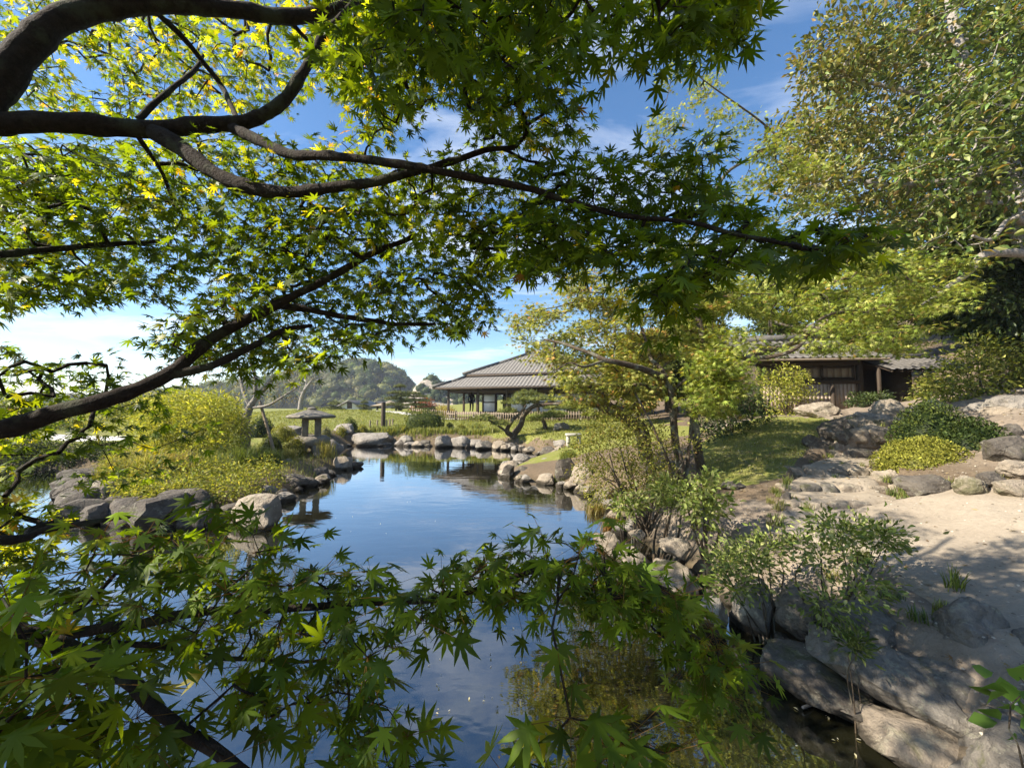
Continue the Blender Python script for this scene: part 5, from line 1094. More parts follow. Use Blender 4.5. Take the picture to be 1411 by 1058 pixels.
def pine(base, limbs, P, label, cols=PN, tuft=.12, name='pine_tree', wood='bark_brown', dens=1.0, group=None):
    rt = empty(name, base, label, 'pine tree', group)
    for k, (Q, r0, r1) in enumerate(limbs): Q = catmull(Q, 5); b_ = MB(); tube(b_, Q, np.linspace(r0, r1, len(Q)), 8, jit=.06); b_.build('trunk' if k == 0 else 'branch', M[wood], rt, smooth=True)
    for q in P: mb = MB(); pads(mb, [q], cols, tuft, dens); mb.build('needle_pad', M['needle'], rt)
    return rt
def padpx(px, py, wpx, hpx, d, ratio=.8): s = d / F; return (W(px, py, d), wpx * s / 2, wpx * s / 2 * ratio, hpx * s)
b0 = base_at(707, 604, 17.6)
pine(b0, [([b0, W(709, 597, 17.6), W(718, 585, 17.6), W(722, 572, 17.7), W(735, 560, 17.8), W(749, 558, 17.8), W(770, 561, 17.6), W(795, 562, 17.4)], .17, .05),
          ([W(708, 600, 17.6), W(698, 594, 17.4), W(707, 578, 17.3), W(716, 570, 17.2), W(725, 558, 17.3)], .12, .04), ([W(700, 596, 17.5), W(684, 585, 17.2), W(672, 578, 17.0)], .06, .03), ([W(735, 560, 17.8), W(740, 552, 18), W(748, 546, 18.2)], .07, .03)],
     [padpx(742, 551, 62, 7, 17.8), padpx(715, 556, 44, 12, 17.6), padpx(770, 563, 46, 7, 17.5), padpx(798, 566, 30, 10, 17.3), padpx(668, 578, 34, 8, 17.0), padpx(690, 585, 24, 7, 17.0), padpx(700, 568, 26, 8, 17.2), padpx(726, 544, 34, 8, 18.4)], 'leaning pine with an arched trunk on the far shore rocks', tuft=.13)
b0 = base_at(752, 590, 19.0)
pine(b0, [([b0, W(750, 583, 19), W(747, 577, 19), W(752, 572, 19)], .12, .05)], [padpx(748, 575, 52, 8, 19.0), padpx(765, 571, 34, 7, 19.3), padpx(732, 579, 26, 6, 18.8)], 'low bright green pine with a short stout trunk on the little far lawn', [(.15, .19, .035), (.20, .23, .05)], tuft=.12)
b0 = base_at(893, 618, 7.6)
pine(b0, [([b0, W(884, 596, 7.6), W(868, 580, 7.55), W(845, 566, 7.5), W(822, 554, 7.5), W(812, 552, 7.5)], .15, .09), ([W(820, 554, 7.5), W(800, 557, 7.7), W(775, 556, 7.9), W(750, 557, 8.1)], .05, .025), ([W(862, 578, 7.5), W(872, 560, 7.5), W(885, 552, 7.6)], .06, .03)],
     [padpx(803, 562, 30, 8, 7.6), padpx(785, 559, 26, 5, 7.8), padpx(815, 572, 26, 9, 7.4), padpx(835, 580, 30, 9, 7.3), padpx(880, 552, 40, 8, 7.7)], 'old pine with a thick dark trunk leaning left over the right bank', OLV[:3], tuft=.07)
b0 = base_at(551, 573, 34)
pine(b0, [([b0, W(550, 560, 34), W(552, 545, 34), W(551, 533, 34)], .14, .05)], [padpx(551, 533, 15, 3, 34), padpx(547, 542, 26, 3, 34), padpx(556, 546, 22, 3, 34), padpx(543, 550, 24, 3, 34), padpx(557, 554, 22, 3, 34), padpx(546, 558, 28, 3, 33.6), padpx(553, 563, 24, 3, 33.6)], 'tall cloud pruned pine with tiered flat pads beyond the lawn', [(.09, .11, .035), (.14, .15, .05)], tuft=.2)
b0 = base_at(574, 573, 37)
pine(b0, [([b0, W(573, 560, 37), W(571, 550, 37), W(570, 543, 37)], .14, .05)], [padpx(569, 543, 20, 4, 37), padpx(576, 547, 26, 3, 37), padpx(566, 552, 28, 3, 37), padpx(581, 553, 26, 3, 37), padpx(573, 559, 34, 4, 37), padpx(582, 564, 24, 3, 36.6)], 'broader cloud pruned pine just right of the tall tiered one', [(.08, .10, .03), (.13, .14, .045)], tuft=.2)
b0 = base_at(460, 577, 40)
pine(b0, [([b0, W(459, 566, 40), W(460, 558, 40)], .15, .06)], [padpx(460, 557, 18, 4, 40), padpx(455, 563, 22, 4, 40), padpx(466, 565, 20, 4, 40)], 'small mushroom shaped pruned pine left of the cream gabled house', [(.09, .11, .035), (.14, .15, .05)], tuft=.2)
b0 = base_at(502, 577, 36)
pine(b0, [([b0, W(501, 566, 36), W(502, 556, 36)], .1, .04)], [padpx(502, 555, 9, 3, 36), padpx(500, 560, 14, 3, 36), padpx(504, 565, 16, 3, 36), padpx(501, 570, 16, 3, 36)], 'slim pruned conifer between the cream house and the thatched shelter', [(.08, .10, .03), (.13, .14, .045)], tuft=.16)
bush(base_at(584, 568, 40), sample_px([(570,566),(573,554),(590,552),(598,560),(592,568)], 4, (39, 41), (), .9), 'reddish leaved bush near the visitors beside the villa', [(.25, .07, .045), (.2, .11, .06)], OVAL, 12, .25, .2, stems=5)
bush(base_at(610, 574, 33), sample_px([(600,575),(604,560),(618,560),(626,575)], 4, (32, 34), (), .7), 'ochre yellow shrub left of the villa posts', [(.30, .24, .07), (.24, .2, .08)], OVAL, 12, .2, .15, stems=5)

# ------------------------------------------------------------------ hills
def hill(name, pts, d0, d1, label_h, cols, crown, lab2, seed, cliff=None):
    """a wooded hill whose ridge is seen through the points (px, py) at depths d0 (ridge)"""
    xs = np.array([W(px, 560, d0)[0] for px, py in pts]); hs_ = np.array([max(0, W(px, py, d0)[2]) for px, py in pts])
    nx = 70; ny = 26; gx_ = np.linspace(xs[0], xs[-1], nx); gy_ = np.linspace(d1, d0 + (d0 - d1) * .8, ny); XX, YY = np.meshgrid(gx_, gy_)
    ridge = np.interp(XX, xs, hs_); t_ = np.clip(1 - np.abs(YY - d0) / (d0 - d1), 0, 1); ZZ = ridge * np.clip(np.sin(t_ * np.pi / 2) ** .8 - .06, 0, 1) + 1.2 * vnoise(XX, YY, .09, seed) * t_ + .6
    idx = np.arange(XX.size).reshape(XX.shape); q = np.stack([idx[:-1, :-1], idx[:-1, 1:], idx[1:, 1:], idx[1:, :-1]], -1).reshape(-1, 4)
    m_ = MB(); m_.add(np.stack([XX, YY, ZZ], -1).reshape(-1, 3), q, (.06, .07, .03)); hm = plain(name + '_soil', (.10, .10, .06), .95, .1, .4, .2, .3) if cliff is None else rock_mat(name + '_rock', (.2, .17, .13), (.36, .31, .25), (.5, .45, .38), (.2, .22, .12), .12)
    tag(m_.build(name, hm, smooth=True), kind='structure')
    return gx_, gy_, ZZ, XX, YY, t_
import bmesh
_lump = []
for k in range(4):
    bm = bmesh.new(); bmesh.ops.create_icosphere(bm, subdivisions=2, radius=1); V = np.array([v.co[:] for v in bm.verts]); Fc = np.array([[v.index for v in f.verts] for f in bm.faces]); bm.free()
    V = V * (1 + np.array([.22 * mnoise.noise(Vector(v * 2.1 + k * 9)) + .12 * mnoise.noise(Vector(v * 5 + k * 5)) for v in V]))[:, None]; _lump.append((V, Fc))
def wood(name, P, r, cols):
    mb = MB()
    for i, p in enumerate(P):
        V, Fc = _lump[i % 4]; a_ = R.random() * 6.28; ca, sa_ = math.cos(a_), math.sin(a_); s = r * R.uniform(.6, 1.35); c = mixcol(cols, 1, .28)[0]
        Vr = np.column_stack([V[:, 0] * ca - V[:, 1] * sa_, V[:, 0] * sa_ + V[:, 1] * ca, V[:, 2] * R.uniform(.7, 1.0)]) * s
        mb.add(p + Vr, Fc, c * .8)
        n = 46; d = rnd_dir(n); d[:, 2] = np.abs(d[:, 2]) * .9; d[:, 1] -= .3; d = unit(d)
        place(mb, OVAL, p + d * s * R.uniform(.9, 1.12, (n, 1)), rnd_dir(n), d + R.standard_normal((n, 3)) * .5, np.full(n, s * .42) * R.uniform(.6, 1.2, n), np.clip(c * np.exp(.22 * R.standard_normal((n, 1))), 0, 1))
    return tag(mb.build(name, M['leaf']), kind='stuff')
ridge1 = [(150,556),(200,548),(290,540),(360,528),(400,520),(435,512),(452,510),(470,506),(490,500),(512,497.5),(535,503),(548,512),(557,522),(562,532),(570,541),(585,547),(600,550),(625,556)]
gx_, gy_, ZZ, XX, YY, t_ = hill('wooded_hill', ridge1, 230, 165, '', None, None, None, 3)
sel = (t_ > .02) & (YY < 236); P = np.stack([XX[sel], YY[sel], ZZ[sel]], 1); P = np.repeat(P, 2, 0); P = P[(R.random(len(P)) < .62) & (P[:, 2] > 1.6)] ; P = P + R.standard_normal(P.shape) * (1.3, 1.6, .4) - (0, 0, .4)
wood('hill_forest', P, 2.5, [(.055, .085, .022), (.09, .125, .035), (.038, .06, .016), (.13, .15, .05), (.16, .155, .075)])
ridge2 = [(565,552),(572,545),(576,532),(582,524),(592,521),(602,523),(610,530),(625,536),(660,545),(690,553)]
gx_, gy_, ZZ, XX, YY, t_ = hill('rocky_knoll', ridge2, 150, 132, '', None, None, None, 8, cliff=True)
sel = (XX > W(586, 540, 150)[0]) & (t_ > .2) | (t_ > .86); P = np.stack([XX[sel], YY[sel], ZZ[sel]], 1); P = P[(R.random(len(P)) < .16) & (P[:, 2] > 3)] + R.standard_normal(3) * .3
wood('knoll_forest', P, 1.5, [(.055, .08, .03), (.085, .11, .045), (.04, .06, .024)])
P = np.column_stack([R.uniform(-420, -120, 260), R.uniform(220, 320, 260), np.full(260, 1.0)]); P[:, 2] = 1 + R.random(260) * 3
wood('far_shore_wood', P, 4, [(.07, .09, .045), (.1, .12, .06)])
# ------------------------------------------------------------------ rocks: far shore
RK = [  # px centre, py foot, width, height, level, label, material, depth ratio
 (511,615,58,18,0,'long low pale boulder on the far shore, largest of that row','rock_grey',.6),(558,614.5,30,14,0,'flat topped grey boulder right of the long pale one on the far shore','rock_grey',.8),
 (585,614.5,20,8,0,'small low stone between two larger boulders on the far shore','rock_dark',.9),(611,617,27,17,0,'pointed grey rock at the waterline below the square hedge','rock_grey',.9),(636,617,29,16,0,'sloping pale faced rock right of the pointed one on the far shore','rock_grey',.9),
 (667,619.5,26,12,0,'low rounded grey rock at the foot of the leaning pine','rock_grey',.9),(474,597,32,13,.45,'pale flat slab on the bank above the clipped bushes, behind the lantern','rock_grey',.7),(471,614,20,12,0,'dark wet rock at the waterline right of the lantern','rock_dark',.9),
 (699,621,22,9,0,'low pale stone under the leaning pine roots','rock_tan',.9),(716,622,18,8,0,'small tan stone beside the low pale one under the pine','rock_tan',.9),(732,624,18,9,0,'small grey stone near the little sunny lawn','rock_grey',.9),(755,628,23,12,0,'rounded dark rock at the corner of the little sunny lawn','rock_dark',.9),
 (773,594,28,12,.75,'pale smooth boulder at the back of the little sunny lawn','rock_grey',.7),(773,616,22,10,.35,'low grey rock left of the pale cut bench','rock_grey',.8),(800,634,30,17,.1,'sloping pale edge stone right of the pale cut bench','rock_tan',.8),
 (700,659,22,18,0,'dark pointed rock at the tip of the right hand promontory','rock_dark',.9),(723,657,30,14,0,'low rubble rock in the middle of the right hand promontory','rock_dark',.8),(751,650,30,18,0,'pale square boulder on the right hand promontory','rock_grey',.8),
 (780,668,32,36,0,'tall upright oval rock on the right hand promontory','rock_dark',.6),(802,674,36,34,0,'broad tan boulder leaning against the upright oval rock','rock_tan',.8),(752,668,28,14,0,'low pale stone in the water before the upright oval rock','rock_tan',.8),
 (810,683,26,13,0,'small pale wedge of rock below the broad tan boulder','rock_grey',.8),(832,694,34,20,0,'slanting rock slab at the waterline below the azalea','rock_tan',.8),
 # lantern promontory and left bank
 (473,648,27,19,0,'square tan rock at the very tip of the left bank','rock_tan',.8),(492,644,16,7,0,'dark flat stone just off the tip of the left bank','rock_dark',.9),(426,634,34,28,.08,'big sloping tan rock carrying the stone lantern','rock_tan',.6),(455,632,36,26,.05,'grey rounded boulder right of the lantern foot','rock_grey',.8),
 (420,650,24,14,.02,'small tan rock below the lantern','rock_tan',.8),(441,661,28,16,0,'dark flat rock at the waterline below the lantern','rock_dark',.8),(393,653,30,20,.1,'blocky grey rock at the foot of the leaning prop','rock_grey',.8),(404,674,56,20,0,'long dark mossy ledge along the left bank','rock_dark',.6),
 (363,689,30,18,0,'small grey rock at the waterline between ledge and big pale rock','rock_grey',.9),(352,675,34,11,.12,'flat grey stone in the grass above the waterline rocks','rock_grey',.8),(351,730,88,42,0,'big pale flat topped rock standing in the pond by the left bank','rock_tan',.7),
 (141,702,36,40,0,'slanting pale rock at the left end of the left bank','rock_tan',.8),(400,604,44,17,.5,'smooth grey mound of rock behind the clipped domes','rock_grey',.8),(240,722,44,12,-.05,'low dark rock at the near edge of the left bank','rock_dark',.7),(300,716,34,13,-.02,'low grey rock left of the big pale pond rock','rock_grey',.7),(190,716,30,13,-.03,'rough tan rock at the near edge of the left bank','rock_tan',.7),
 (305,604,22,12,.5,'pale stone in the undergrowth left of the bare pale trunk','rock_grey',.8),
 # right bank by the steps
 (1127,576,60,23,1.6,'pale rounded boulder in front of the plank wall','rock_tan',.7),(1153,609,46,33,1.25,'dark split boulder left of the upper steps','rock_dark',.8),(1123,617,32,18,1.1,'smaller brown boulder below the dark split one','rock_dark',.8),(1228,581,54,32,1.55,'large smooth pale boulder right of the top step, near the porch','rock_tan',.8),
 (1392,606,44,22,1.55,'flat topped dark rock on the slope right of the azalea mounds','rock_dark',.7),(1396,642,60,40,1.15,'dark shaded rock at the right edge of the slope','rock_dark',.7),(1405,662,62,26,1.0,'pale squared block on the slope at the right edge','rock_tan',.7),
 (1228,673,40,24,.9,'tan stone at the left end of the low wall beside the steps','rock_tan',.8),(1284,685,80,28,.85,'long brown stone in the low wall below the bright azalea','rock_dark',.6),(1340,688,40,30,.82,'tall tan stone in the low wall below the azaleas','rock_tan',.8),(1371,678,36,26,.9,'dark stone set back in the low wall','rock_dark',.8),(1402,690,44,26,.82,'brown stone in the low wall at the right edge','rock_tan',.8),(1450,694,60,30,.82,'large stone ending the low wall','rock_dark',.8),
 (1084,692,17,13,.72,'small dark pointed stone at the left end of the lowest step','rock_dark',.9),(1012,675,40,10,.72,'dark flat stone in the shade under the forked maple','rock_dark',.8),
]
for (px_, py_, w_, h_, z_, lab, mt_, dr_) in RK:
    near = px_ > 1000 and z_ > .6 and w_ > 30
    rock_px(px_, py_, w_, h_, z_, lab, depth=dr_, mt=mt_, near=near, sink=.3)
# boulders of the near right bank, built where they lie
NR = [((2.02,3.30,.20),(.30,.34,.52),'pale upright stone standing at the waterline of the right bank','rock_grey',.2,.12),
      ((1.72,3.42,.12),(.22,.28,.30),'small pale stone left of the upright one at the waterline','rock_grey',.4,0),
      ((2.30,3.12,.28),(.46,.42,.42),'rounded grey boulder under the sprawling azalea','rock_near',.3,0),
      ((2.80,2.42,.50),(.42,.38,.46),'dark rounded boulder at the edge of the sandy path','rock_near',.7,.1),
      ((3.05,2.18,.46),(.74,.54,.46),'large grey worn boulder at the path edge, right of the dark round one','rock_near',-.35,.05),
      ((2.28,2.46,.24),(.46,.92,.34),'long dark slab slanting down to the water','rock_near',.55,.10),
      ((2.56,2.32,.27),(.42,.78,.30),'second slanting slab, between the long dark slab and the round boulder','rock_near',.6,.08),
      ((2.46,2.78,.40),(.60,.50,.26),'flat slab at the top of the bank under the green sprig','rock_near',.2,.06),
      ((2.02,2.62,.08),(.52,.72,.34),'low dark slab along the water below the sprawling azalea','rock_dark',.5,.06),
      ((2.18,2.14,.07),(.46,.62,.26),'tan ledge at the waterline between the slabs and the huge pale boulder','rock_tan',.7,.06),
      ((2.50,1.84,.16),(.86,.84,.52),'huge pale boulder with dappled light in the bottom right corner','rock_near',.5,.05),
      ((2.22,1.93,.08),(.16,.18,.14),'small mossy stone against the huge pale boulder','rock_dark',.3,0),
      ((3.0,1.70,.42),(.6,.6,.46),'grey boulder behind the huge pale one under the round leaved plant','rock_near',.2,0),
      ((1.62,4.05,.12),(.42,.62,.40),'pale stony slab of the bare bank, nearest the water','rock_tan',.5,.15),
      ((1.42,4.55,.12),(.40,.60,.36),'tan slab of the bare bank below the upright shrub','rock_tan',.4,.12),
      ((1.25,5.05,.12),(.40,.50,.34),'brownish stone of the bare bank next to the bright green plants','rock_tan',.4,.1),
      ((1.80,4.30,.34),(.34,.36,.20),'small flat pale stone on top of the bare bank','rock_tan',.1,.05),
      ((1.55,4.85,.32),(.22,.2,.14),'rounded pale cobble on the bare bank','rock_tan',.1,0)]
for k, (c, s, lab, mt_, rz_, ti) in enumerate(NR): rock(c, s, lab, mt_, rz=rz_, tilt=ti, near=True, var={3: 0, 4: 2, 10: 4, 2: 6}.get(k, (2 * k + 1) % 8))
def slab_mesh(seed):
    import bmesh
    rr = np.random.default_rng(seed); bm = bmesh.new(); bmesh.ops.create_icosphere(bm, subdivisions=4, radius=1); V = np.array([v.co[:] for v in bm.verts]); off = rr.uniform(0, 50, 3)
    V = V * ((np.abs(V) ** 5).sum(1) ** (-1 / 5))[:, None]
    V = np.array([v * (1 + .10 * mnoise.noise(Vector(v * 1.3 + off)) + .06 * mnoise.noise(Vector(v * 3.5 + off)) + .025 * mnoise.noise(Vector(v * 9 + off))) for v in V]); lo, hi = V.min(0), V.max(0); V = (V - (lo + hi) / 2) / ((hi - lo) / 2)
    for v, c in zip(bm.verts, V): v.co = c
    me = bpy.data.meshes.new('step_stone'); bm.to_mesh(me); bm.free(); me.polygons.foreach_set('use_smooth', np.ones(len(me.polygons), bool)); return me
SLABS = [slab_mesh(300 + k) for k in range(5)]; _sm = {}
def step_stone(c, s, label, mt_):
    k = int(R.integers(5))
    if (k, mt_) not in _sm: me = SLABS[k].copy(); me.materials.append(M[mt_]); _sm[(k, mt_)] = me
    ob = bpy.data.objects.new('step_stone', _sm[(k, mt_)]); COL.objects.link(ob); ob.location = tuple(float(q) for q in c); ob.scale = tuple(float(q) / 2 for q in s); ob.rotation_euler = (R.uniform(-.05, .05), R.uniform(-.05, .05), R.uniform(-.15, .15)); return tag(ob, label, 'stone', 'stones edging the garden steps')
M['rock_step'] = rock_mat('rock_step', (.17, .135, .10), (.29, .24, .18), (.40, .34, .265), (.38, .34, .25), 2)
# stone edging of the steps, row by row
ORD = ['first', 'second', 'third', 'fourth', 'fifth', 'sixth', 'seventh', 'eighth']
ROWS = [(701,.70,[(1087,1112),(1112,1140),(1140,1171),(1174,1206),(1212,1244)],11),(679,.77,[(1078,1104),(1104,1134),(1134,1155),(1155,1192),(1192,1224),(1224,1246)],11),
        (657,.87,[(1086,1110),(1110,1138),(1138,1168),(1168,1197),(1197,1222)],11),(629,1.0,[(1112,1138),(1138,1168),(1168,1205)],11),(617,1.13,[(1140,1172),(1172,1206)],8),(609,1.25,[(1154,1182),(1182,1210)],8),(600,1.37,[(1170,1196),(1196,1231)],12),(587,1.50,[(1160,1184),(1184,1212),(1212,1232)],10)]
for r, (py_, z_, cols_, h_) in enumerate(ROWS):
    for k, (a_, b_) in enumerate(cols_):
        g0 = G(a_, py_, z_); g1 = G(b_, py_, z_); d_ = STEP_Y[r]; wd_ = abs(g1[0] - g0[0]) * 1.05; zt_ = STEP_Z[r + 1]; dp_ = R.uniform(.2, .34); hh_ = zt_ - z_ + .16
        step_stone(((g0[0] + g1[0]) / 2 * (d_ / g0[1]), d_ + dp_ * .32 + R.uniform(-.03, .02), zt_ + R.uniform(.004, .022) - hh_ / 2), (wd_, dp_, hh_), f'{ORD[k]} stone from the left edging the {ORD[r]} step from the bottom', ['rock_step', 'rock_tan', 'rock_step', 'rock_near', 'rock_step'][int(R.integers(5))])
# small stones along the waterline
def shore_row(pts, n, s0, s1, label, group, mts, z=0.02):
    P = catmull([G(x, y)[:2] for x, y in pts], 8); seg = np.linalg.norm(np.diff(P, axis=0), axis=1); cs = np.concatenate([[0], np.cumsum(seg)])
    for k in range(n):
        t_ = (k + R.uniform(.1, .9)) / n * cs[-1]; x, y = np.interp(t_, cs, P[:, 0]), np.interp(t_, cs, P[:, 1]); s = R.uniform(s0, s1)
        x += R.normal() * s * .2; y += R.normal() * s * .3
        rock((x, y, z + s * R.uniform(.0, .16)), (s * R.uniform(.8, 1.3), s * R.uniform(.7, 1.1), s * R.uniform(.5, .9)), label, mts[int(R.integers(len(mts)))], group, rz=R.uniform(0, 6.28), tilt=R.uniform(-.2, .2), name='shore_stone', cat='stone')
shore_row(shore_px[10:19], 16, .2, .42, 'small tan or grey stone at the foot of the bare right bank', 'stones at the foot of the bare right bank', ['rock_tan', 'rock_grey'])
shore_row(shore_px[18:24], 18, .3, .75, 'small stone along the edge of the right hand promontory', 'stones edging the right hand promontory', ['rock_tan', 'rock_grey', 'rock_dark'])
shore_row(shore_px[23:32], 26, .3, .75, 'small stone filling the rocky edge of the far shore', 'stones filling the edge of the far shore', ['rock_grey', 'rock_tan', 'rock_dark'])
shore_row(shore_px[32:44], 30, .18, .45, 'small rock at the waterline of the left bank', 'rocks at the waterline of the left bank', ['rock_grey', 'rock_tan', 'rock_dark'])
shore_row(shore_px[43:49], 26, .4, .9, 'stone edging the far left shore, its shade put into a dark colour', 'stones edging the far left shore', ['rock_dark'], .1)  # shadow on this edging is put into the dark rock colour
shore_row(shore_px[0:10], 16, .12, .3, 'small dark wet stone at the waterline under the shaded boulders', 'wet stones under the shaded boulders', ['rock_dark', 'rock_near'])

# outcrops of the bare slope above the azaleas
for k in range(18):
    x, y = R.uniform(7.6, 11), R.uniform(5.4, 8.8); z = hz(x, y); s_ = R.uniform(.4, 1.0)
    rock((x, y, z - .08 * s_), (s_ * R.uniform(.9, 1.5), s_ * R.uniform(.6, 1.0), s_ * R.uniform(.4, .65)), 'rough tan outcrop of rock breaking through the bare sunlit slope', ['rock_tan', 'rock_tan', 'rock_grey'][k % 3], 'rock outcrops of the bare slope', near=True, tilt=R.uniform(-.12, .12))

# ------------------------------------------------------------------ grasses
def blades(mb, base, L, wd, lean, cols, w=None, curl=.6):
    n = len(base); a_ = R.random(n) * 6.283; d = np.stack([np.cos(a_), np.sin(a_), np.zeros(n)], 1) if lean is None else unit(lean + .35 * R.standard_normal((n, 3)) * (1, 1, 0))
    s = np.cross(d, [0, 0, 1.0]); V = []; L = np.asarray(L); ln = R.uniform(.15, 1.0, n) * curl
    for t_, ww in ((0, 1.), (.4, .85), (.75, .5)):
        c = base + d * (L * ln * t_ ** 1.8)[:, None] + np.array([0, 0, 1.0]) * (L * (t_ - .35 * ln * t_ ** 2.4))[:, None]
        V += [c - s * wd * ww / 2, c + s * wd * ww / 2]
    V.append(base + d * (L * ln)[:, None] + np.array([0, 0, 1.0]) * (L * (1 - .38 * ln))[:, None])
    V = np.stack(V, 1); Fc = np.array([(0, 1, 3), (0, 3, 2), (2, 3, 5), (2, 5, 4), (4, 5, 6)])
    mb.add(V.reshape(-1, 3), (Fc[None] + (np.arange(n) * 7)[:, None, None]).reshape(-1, 3), np.repeat(mixcol(cols, n, .25, w), 7, 0))
def clump(px, py, wpx, hpx, d, label, cols, n=240, wd=.02, curl=.6, group=None):
    g = base_at(px, py, d); r = wpx * d / F / 2; L = hpx * d / F; q = R.standard_normal((n, 2)) * r * .42
    b_ = np.column_stack([g[0] + q[:, 0], g[1] + q[:, 1] * .8, np.zeros(n)]); b_[:, 2] = H(b_[:, 0], b_[:, 1]) - .02; b_[:, 2] = np.maximum(b_[:, 2], -.05)
    mb = MB(); blades(mb, b_, L * R.uniform(.6, 1.15, n), wd * R.uniform(.7, 1.3, (n, 1)), None, cols, curl=curl); return tag(mb.build('grass_clump', M['blade'], loc=g), label, 'grass', group)
GB = [(.16, .20, .045), (.23, .25, .07), (.10, .14, .03)]; GD = [(.06, .10, .025), (.10, .14, .035), (.14, .17, .05)]; GYL = [(.27, .26, .085), (.34, .31, .13), (.2, .22, .06)]
clump(449, 640, 26, 26, 12.0, 'yellow green grass tuft on the rocks between lantern and tip rock', GYL, 300, .012)
for k, (px_, py_, w_, h_, d_) in enumerate([(535,603,26,20,18.6),(552,603,22,20,18.9),(572,606,26,13,18.4),(590,607,24,14,18.3),(608,606,26,14,18.5),(626,606,24,13,18.4),(645,607,26,14,18.2),(662,608,22,15,18.0),(518,601,18,14,19.2),(655,597,26,12,19.6),(678,604,20,14,18.2)]):
    clump(px_, py_ - 3, w_, h_ * .62, d_ + 1.0, 'iris like grass clump lining the far shore above the boulders', GB + GYL[:1], 300, .03, .5, 'grass clumps lining the far shore')
for k, (px_, py_, w_, h_, d_, lab, cc) in enumerate([(330,668,50,40,9.2,'long dark green grass overhanging the left bank beside the flat grey stone',GD),(372,655,40,28,9.8,'long green grass above the mossy ledge of the left bank',GD),(290,680,60,34,8.6,'thick grass at the middle of the left bank edge',GD+GYL[:1]),(240,690,60,40,8.2,'reddish dry grass tuft on the left bank',[(.24,.17,.09),(.3,.25,.12),(.16,.18,.05)]),(190,690,60,44,8.0,'yellowing long grass on the left part of the left bank',GYL),(395,640,26,18,10.8,'short grass beside the prop foot rock',GYL),(320,640,60,28,10.2,'pale seedy grass in front of the bare trunk',GYL),(360,635,40,24,10.4,'wispy grass right of the bare trunk',GYL+GD[:1]),(150,672,40,34,8.6,'pale grass above the slanting rock at the left end',GYL),(775,640,24,12,9.6,'bright grass tuft between the promontory rocks',GB),(782,626,24,14,11,'green grass blades below the pale cut bench',GB),(842,682,26,26,6.0,'orange tinted fern like tuft at the foot of the azalea',[(.32,.17,.07),(.25,.2,.07)]),(820,668,26,20,7.0,'brownish tuft above the broad tan boulder',[(.26,.2,.09),(.2,.19,.06)])]):
    clump(px_, py_, w_, h_, d_, lab, cc, 420, .011 if d_ < 12 else .02, .65)
# weeds: tufts in the joints of the stones and along the edge of the path
WD = []
for k in range(4):
    mb = MB(); n = 46; b_ = np.column_stack([R.standard_normal((n, 2)) * .022, np.zeros(n) - .01]); blades(mb, b_, .10 * R.uniform(.4, 1.2, n), .006, None, [GB, GD, GYL, GB + GYL][k], curl=.8); WD.append(mb.build('weed_tuft', M['blade'], loc=(0, 0, 0)))
spots = [(Lp[i] + R.normal(size=2) * .08) for i in R.integers(20, len(Lp) - 10, 34)] + [(Rp[i] + R.normal(size=2) * .1) for i in R.integers(40, len(Rp) - 10, 26)] + [np.array([R.uniform(1.7, 3.2), R.uniform(2.2, 4.6)]) for _ in range(22)] + [np.array([R.uniform(4.2, 9), R.uniform(3.6, 8)]) for _ in range(26)]
for k, s_ in enumerate(spots):
    if float(shore_sd([s_[0]], [s_[1]])[0]) < .3: continue
    ob = WD[k] if k < 4 else WD[k % 4].copy()
    if k >= 4: COL.objects.link(ob)
    q = R.uniform(.5, 1.5); ob.location = (s_[0], s_[1], hz(s_[0], s_[1]) + .015); ob.scale = (q, q, q * R.uniform(.7, 1.2)); ob.rotation_euler = (0, 0, R.uniform(0, 6.28)); tag(ob, 'tiny tuft of weed at the edge of the sandy path or among its stones', 'weed', 'weed tufts along the path')
# turf: short blades over the lawns, far too many to count
def turf(poly, n, L, wd, dmin, dmax, cols, zlev, name):
    poly = np.asarray(poly, float); W_ = np.array([G(x, y, z)[:2] for (x, y), z in zip(poly, zlev)]); lo, hi = W_.min(0), W_.max(0); p = R.uniform(lo, hi, (n, 2)); p = p[inpoly(p[:, 0], p[:, 1], W_)]
    p = p[shore_sd(p[:, 0], p[:, 1]) > .3]; b_ = np.column_stack([p, H(p[:, 0], p[:, 1]) - .005]); mb = MB(); blades(mb, b_, L * R.uniform(.5, 1.2, len(b_)), wd, None, cols, curl=.8); tag(mb.build(name, M['blade']), kind='stuff')
turf([(968,668),(958,615),(1000,588),(1050,575),(1128,575),(1160,583),(1125,602),(1092,642),(1070,664),(1010,674)], 26000, .05, .007, 0, 0, [(.17,.18,.05),(.24,.23,.08),(.11,.13,.03),(.30,.26,.12)], [.78,1.15,1.45,1.6,1.62,1.55,1.3,1.0,.8,.75], 'lawn_grass')
q_ = np.column_stack([R.uniform(-22, 5, 60000), 13 + 20 * R.random(60000) ** 1.2]); q_ = q_[(shore_sd(q_[:, 0], q_[:, 1]) > .28) & ((q_[:, 1] > 17) | (q_[:, 0] > 0))]; b_ = np.column_stack([q_, H(q_[:, 0], q_[:, 1]) - .01])
mb = MB(); blades(mb, b_, .10 * R.uniform(.5, 1.2, len(b_)), .03, None, [(.17,.19,.04),(.22,.23,.06),(.13,.15,.03)], curl=.8); tag(mb.build('far_lawn_grass', M['blade']), kind='stuff')
q_ = np.column_stack([R.uniform(-10, -2.6, 16000), R.uniform(6.2, 13.5, 16000)]); sd_ = shore_sd(q_[:, 0], q_[:, 1]); q_ = q_[(sd_ > .12) & (R.random(len(q_)) < .35 + .65 * (vnoise(q_[:, 0], q_[:, 1], .9, 4) > -.1))]; b_ = np.column_stack([q_, H(q_[:, 0], q_[:, 1]) - .01])
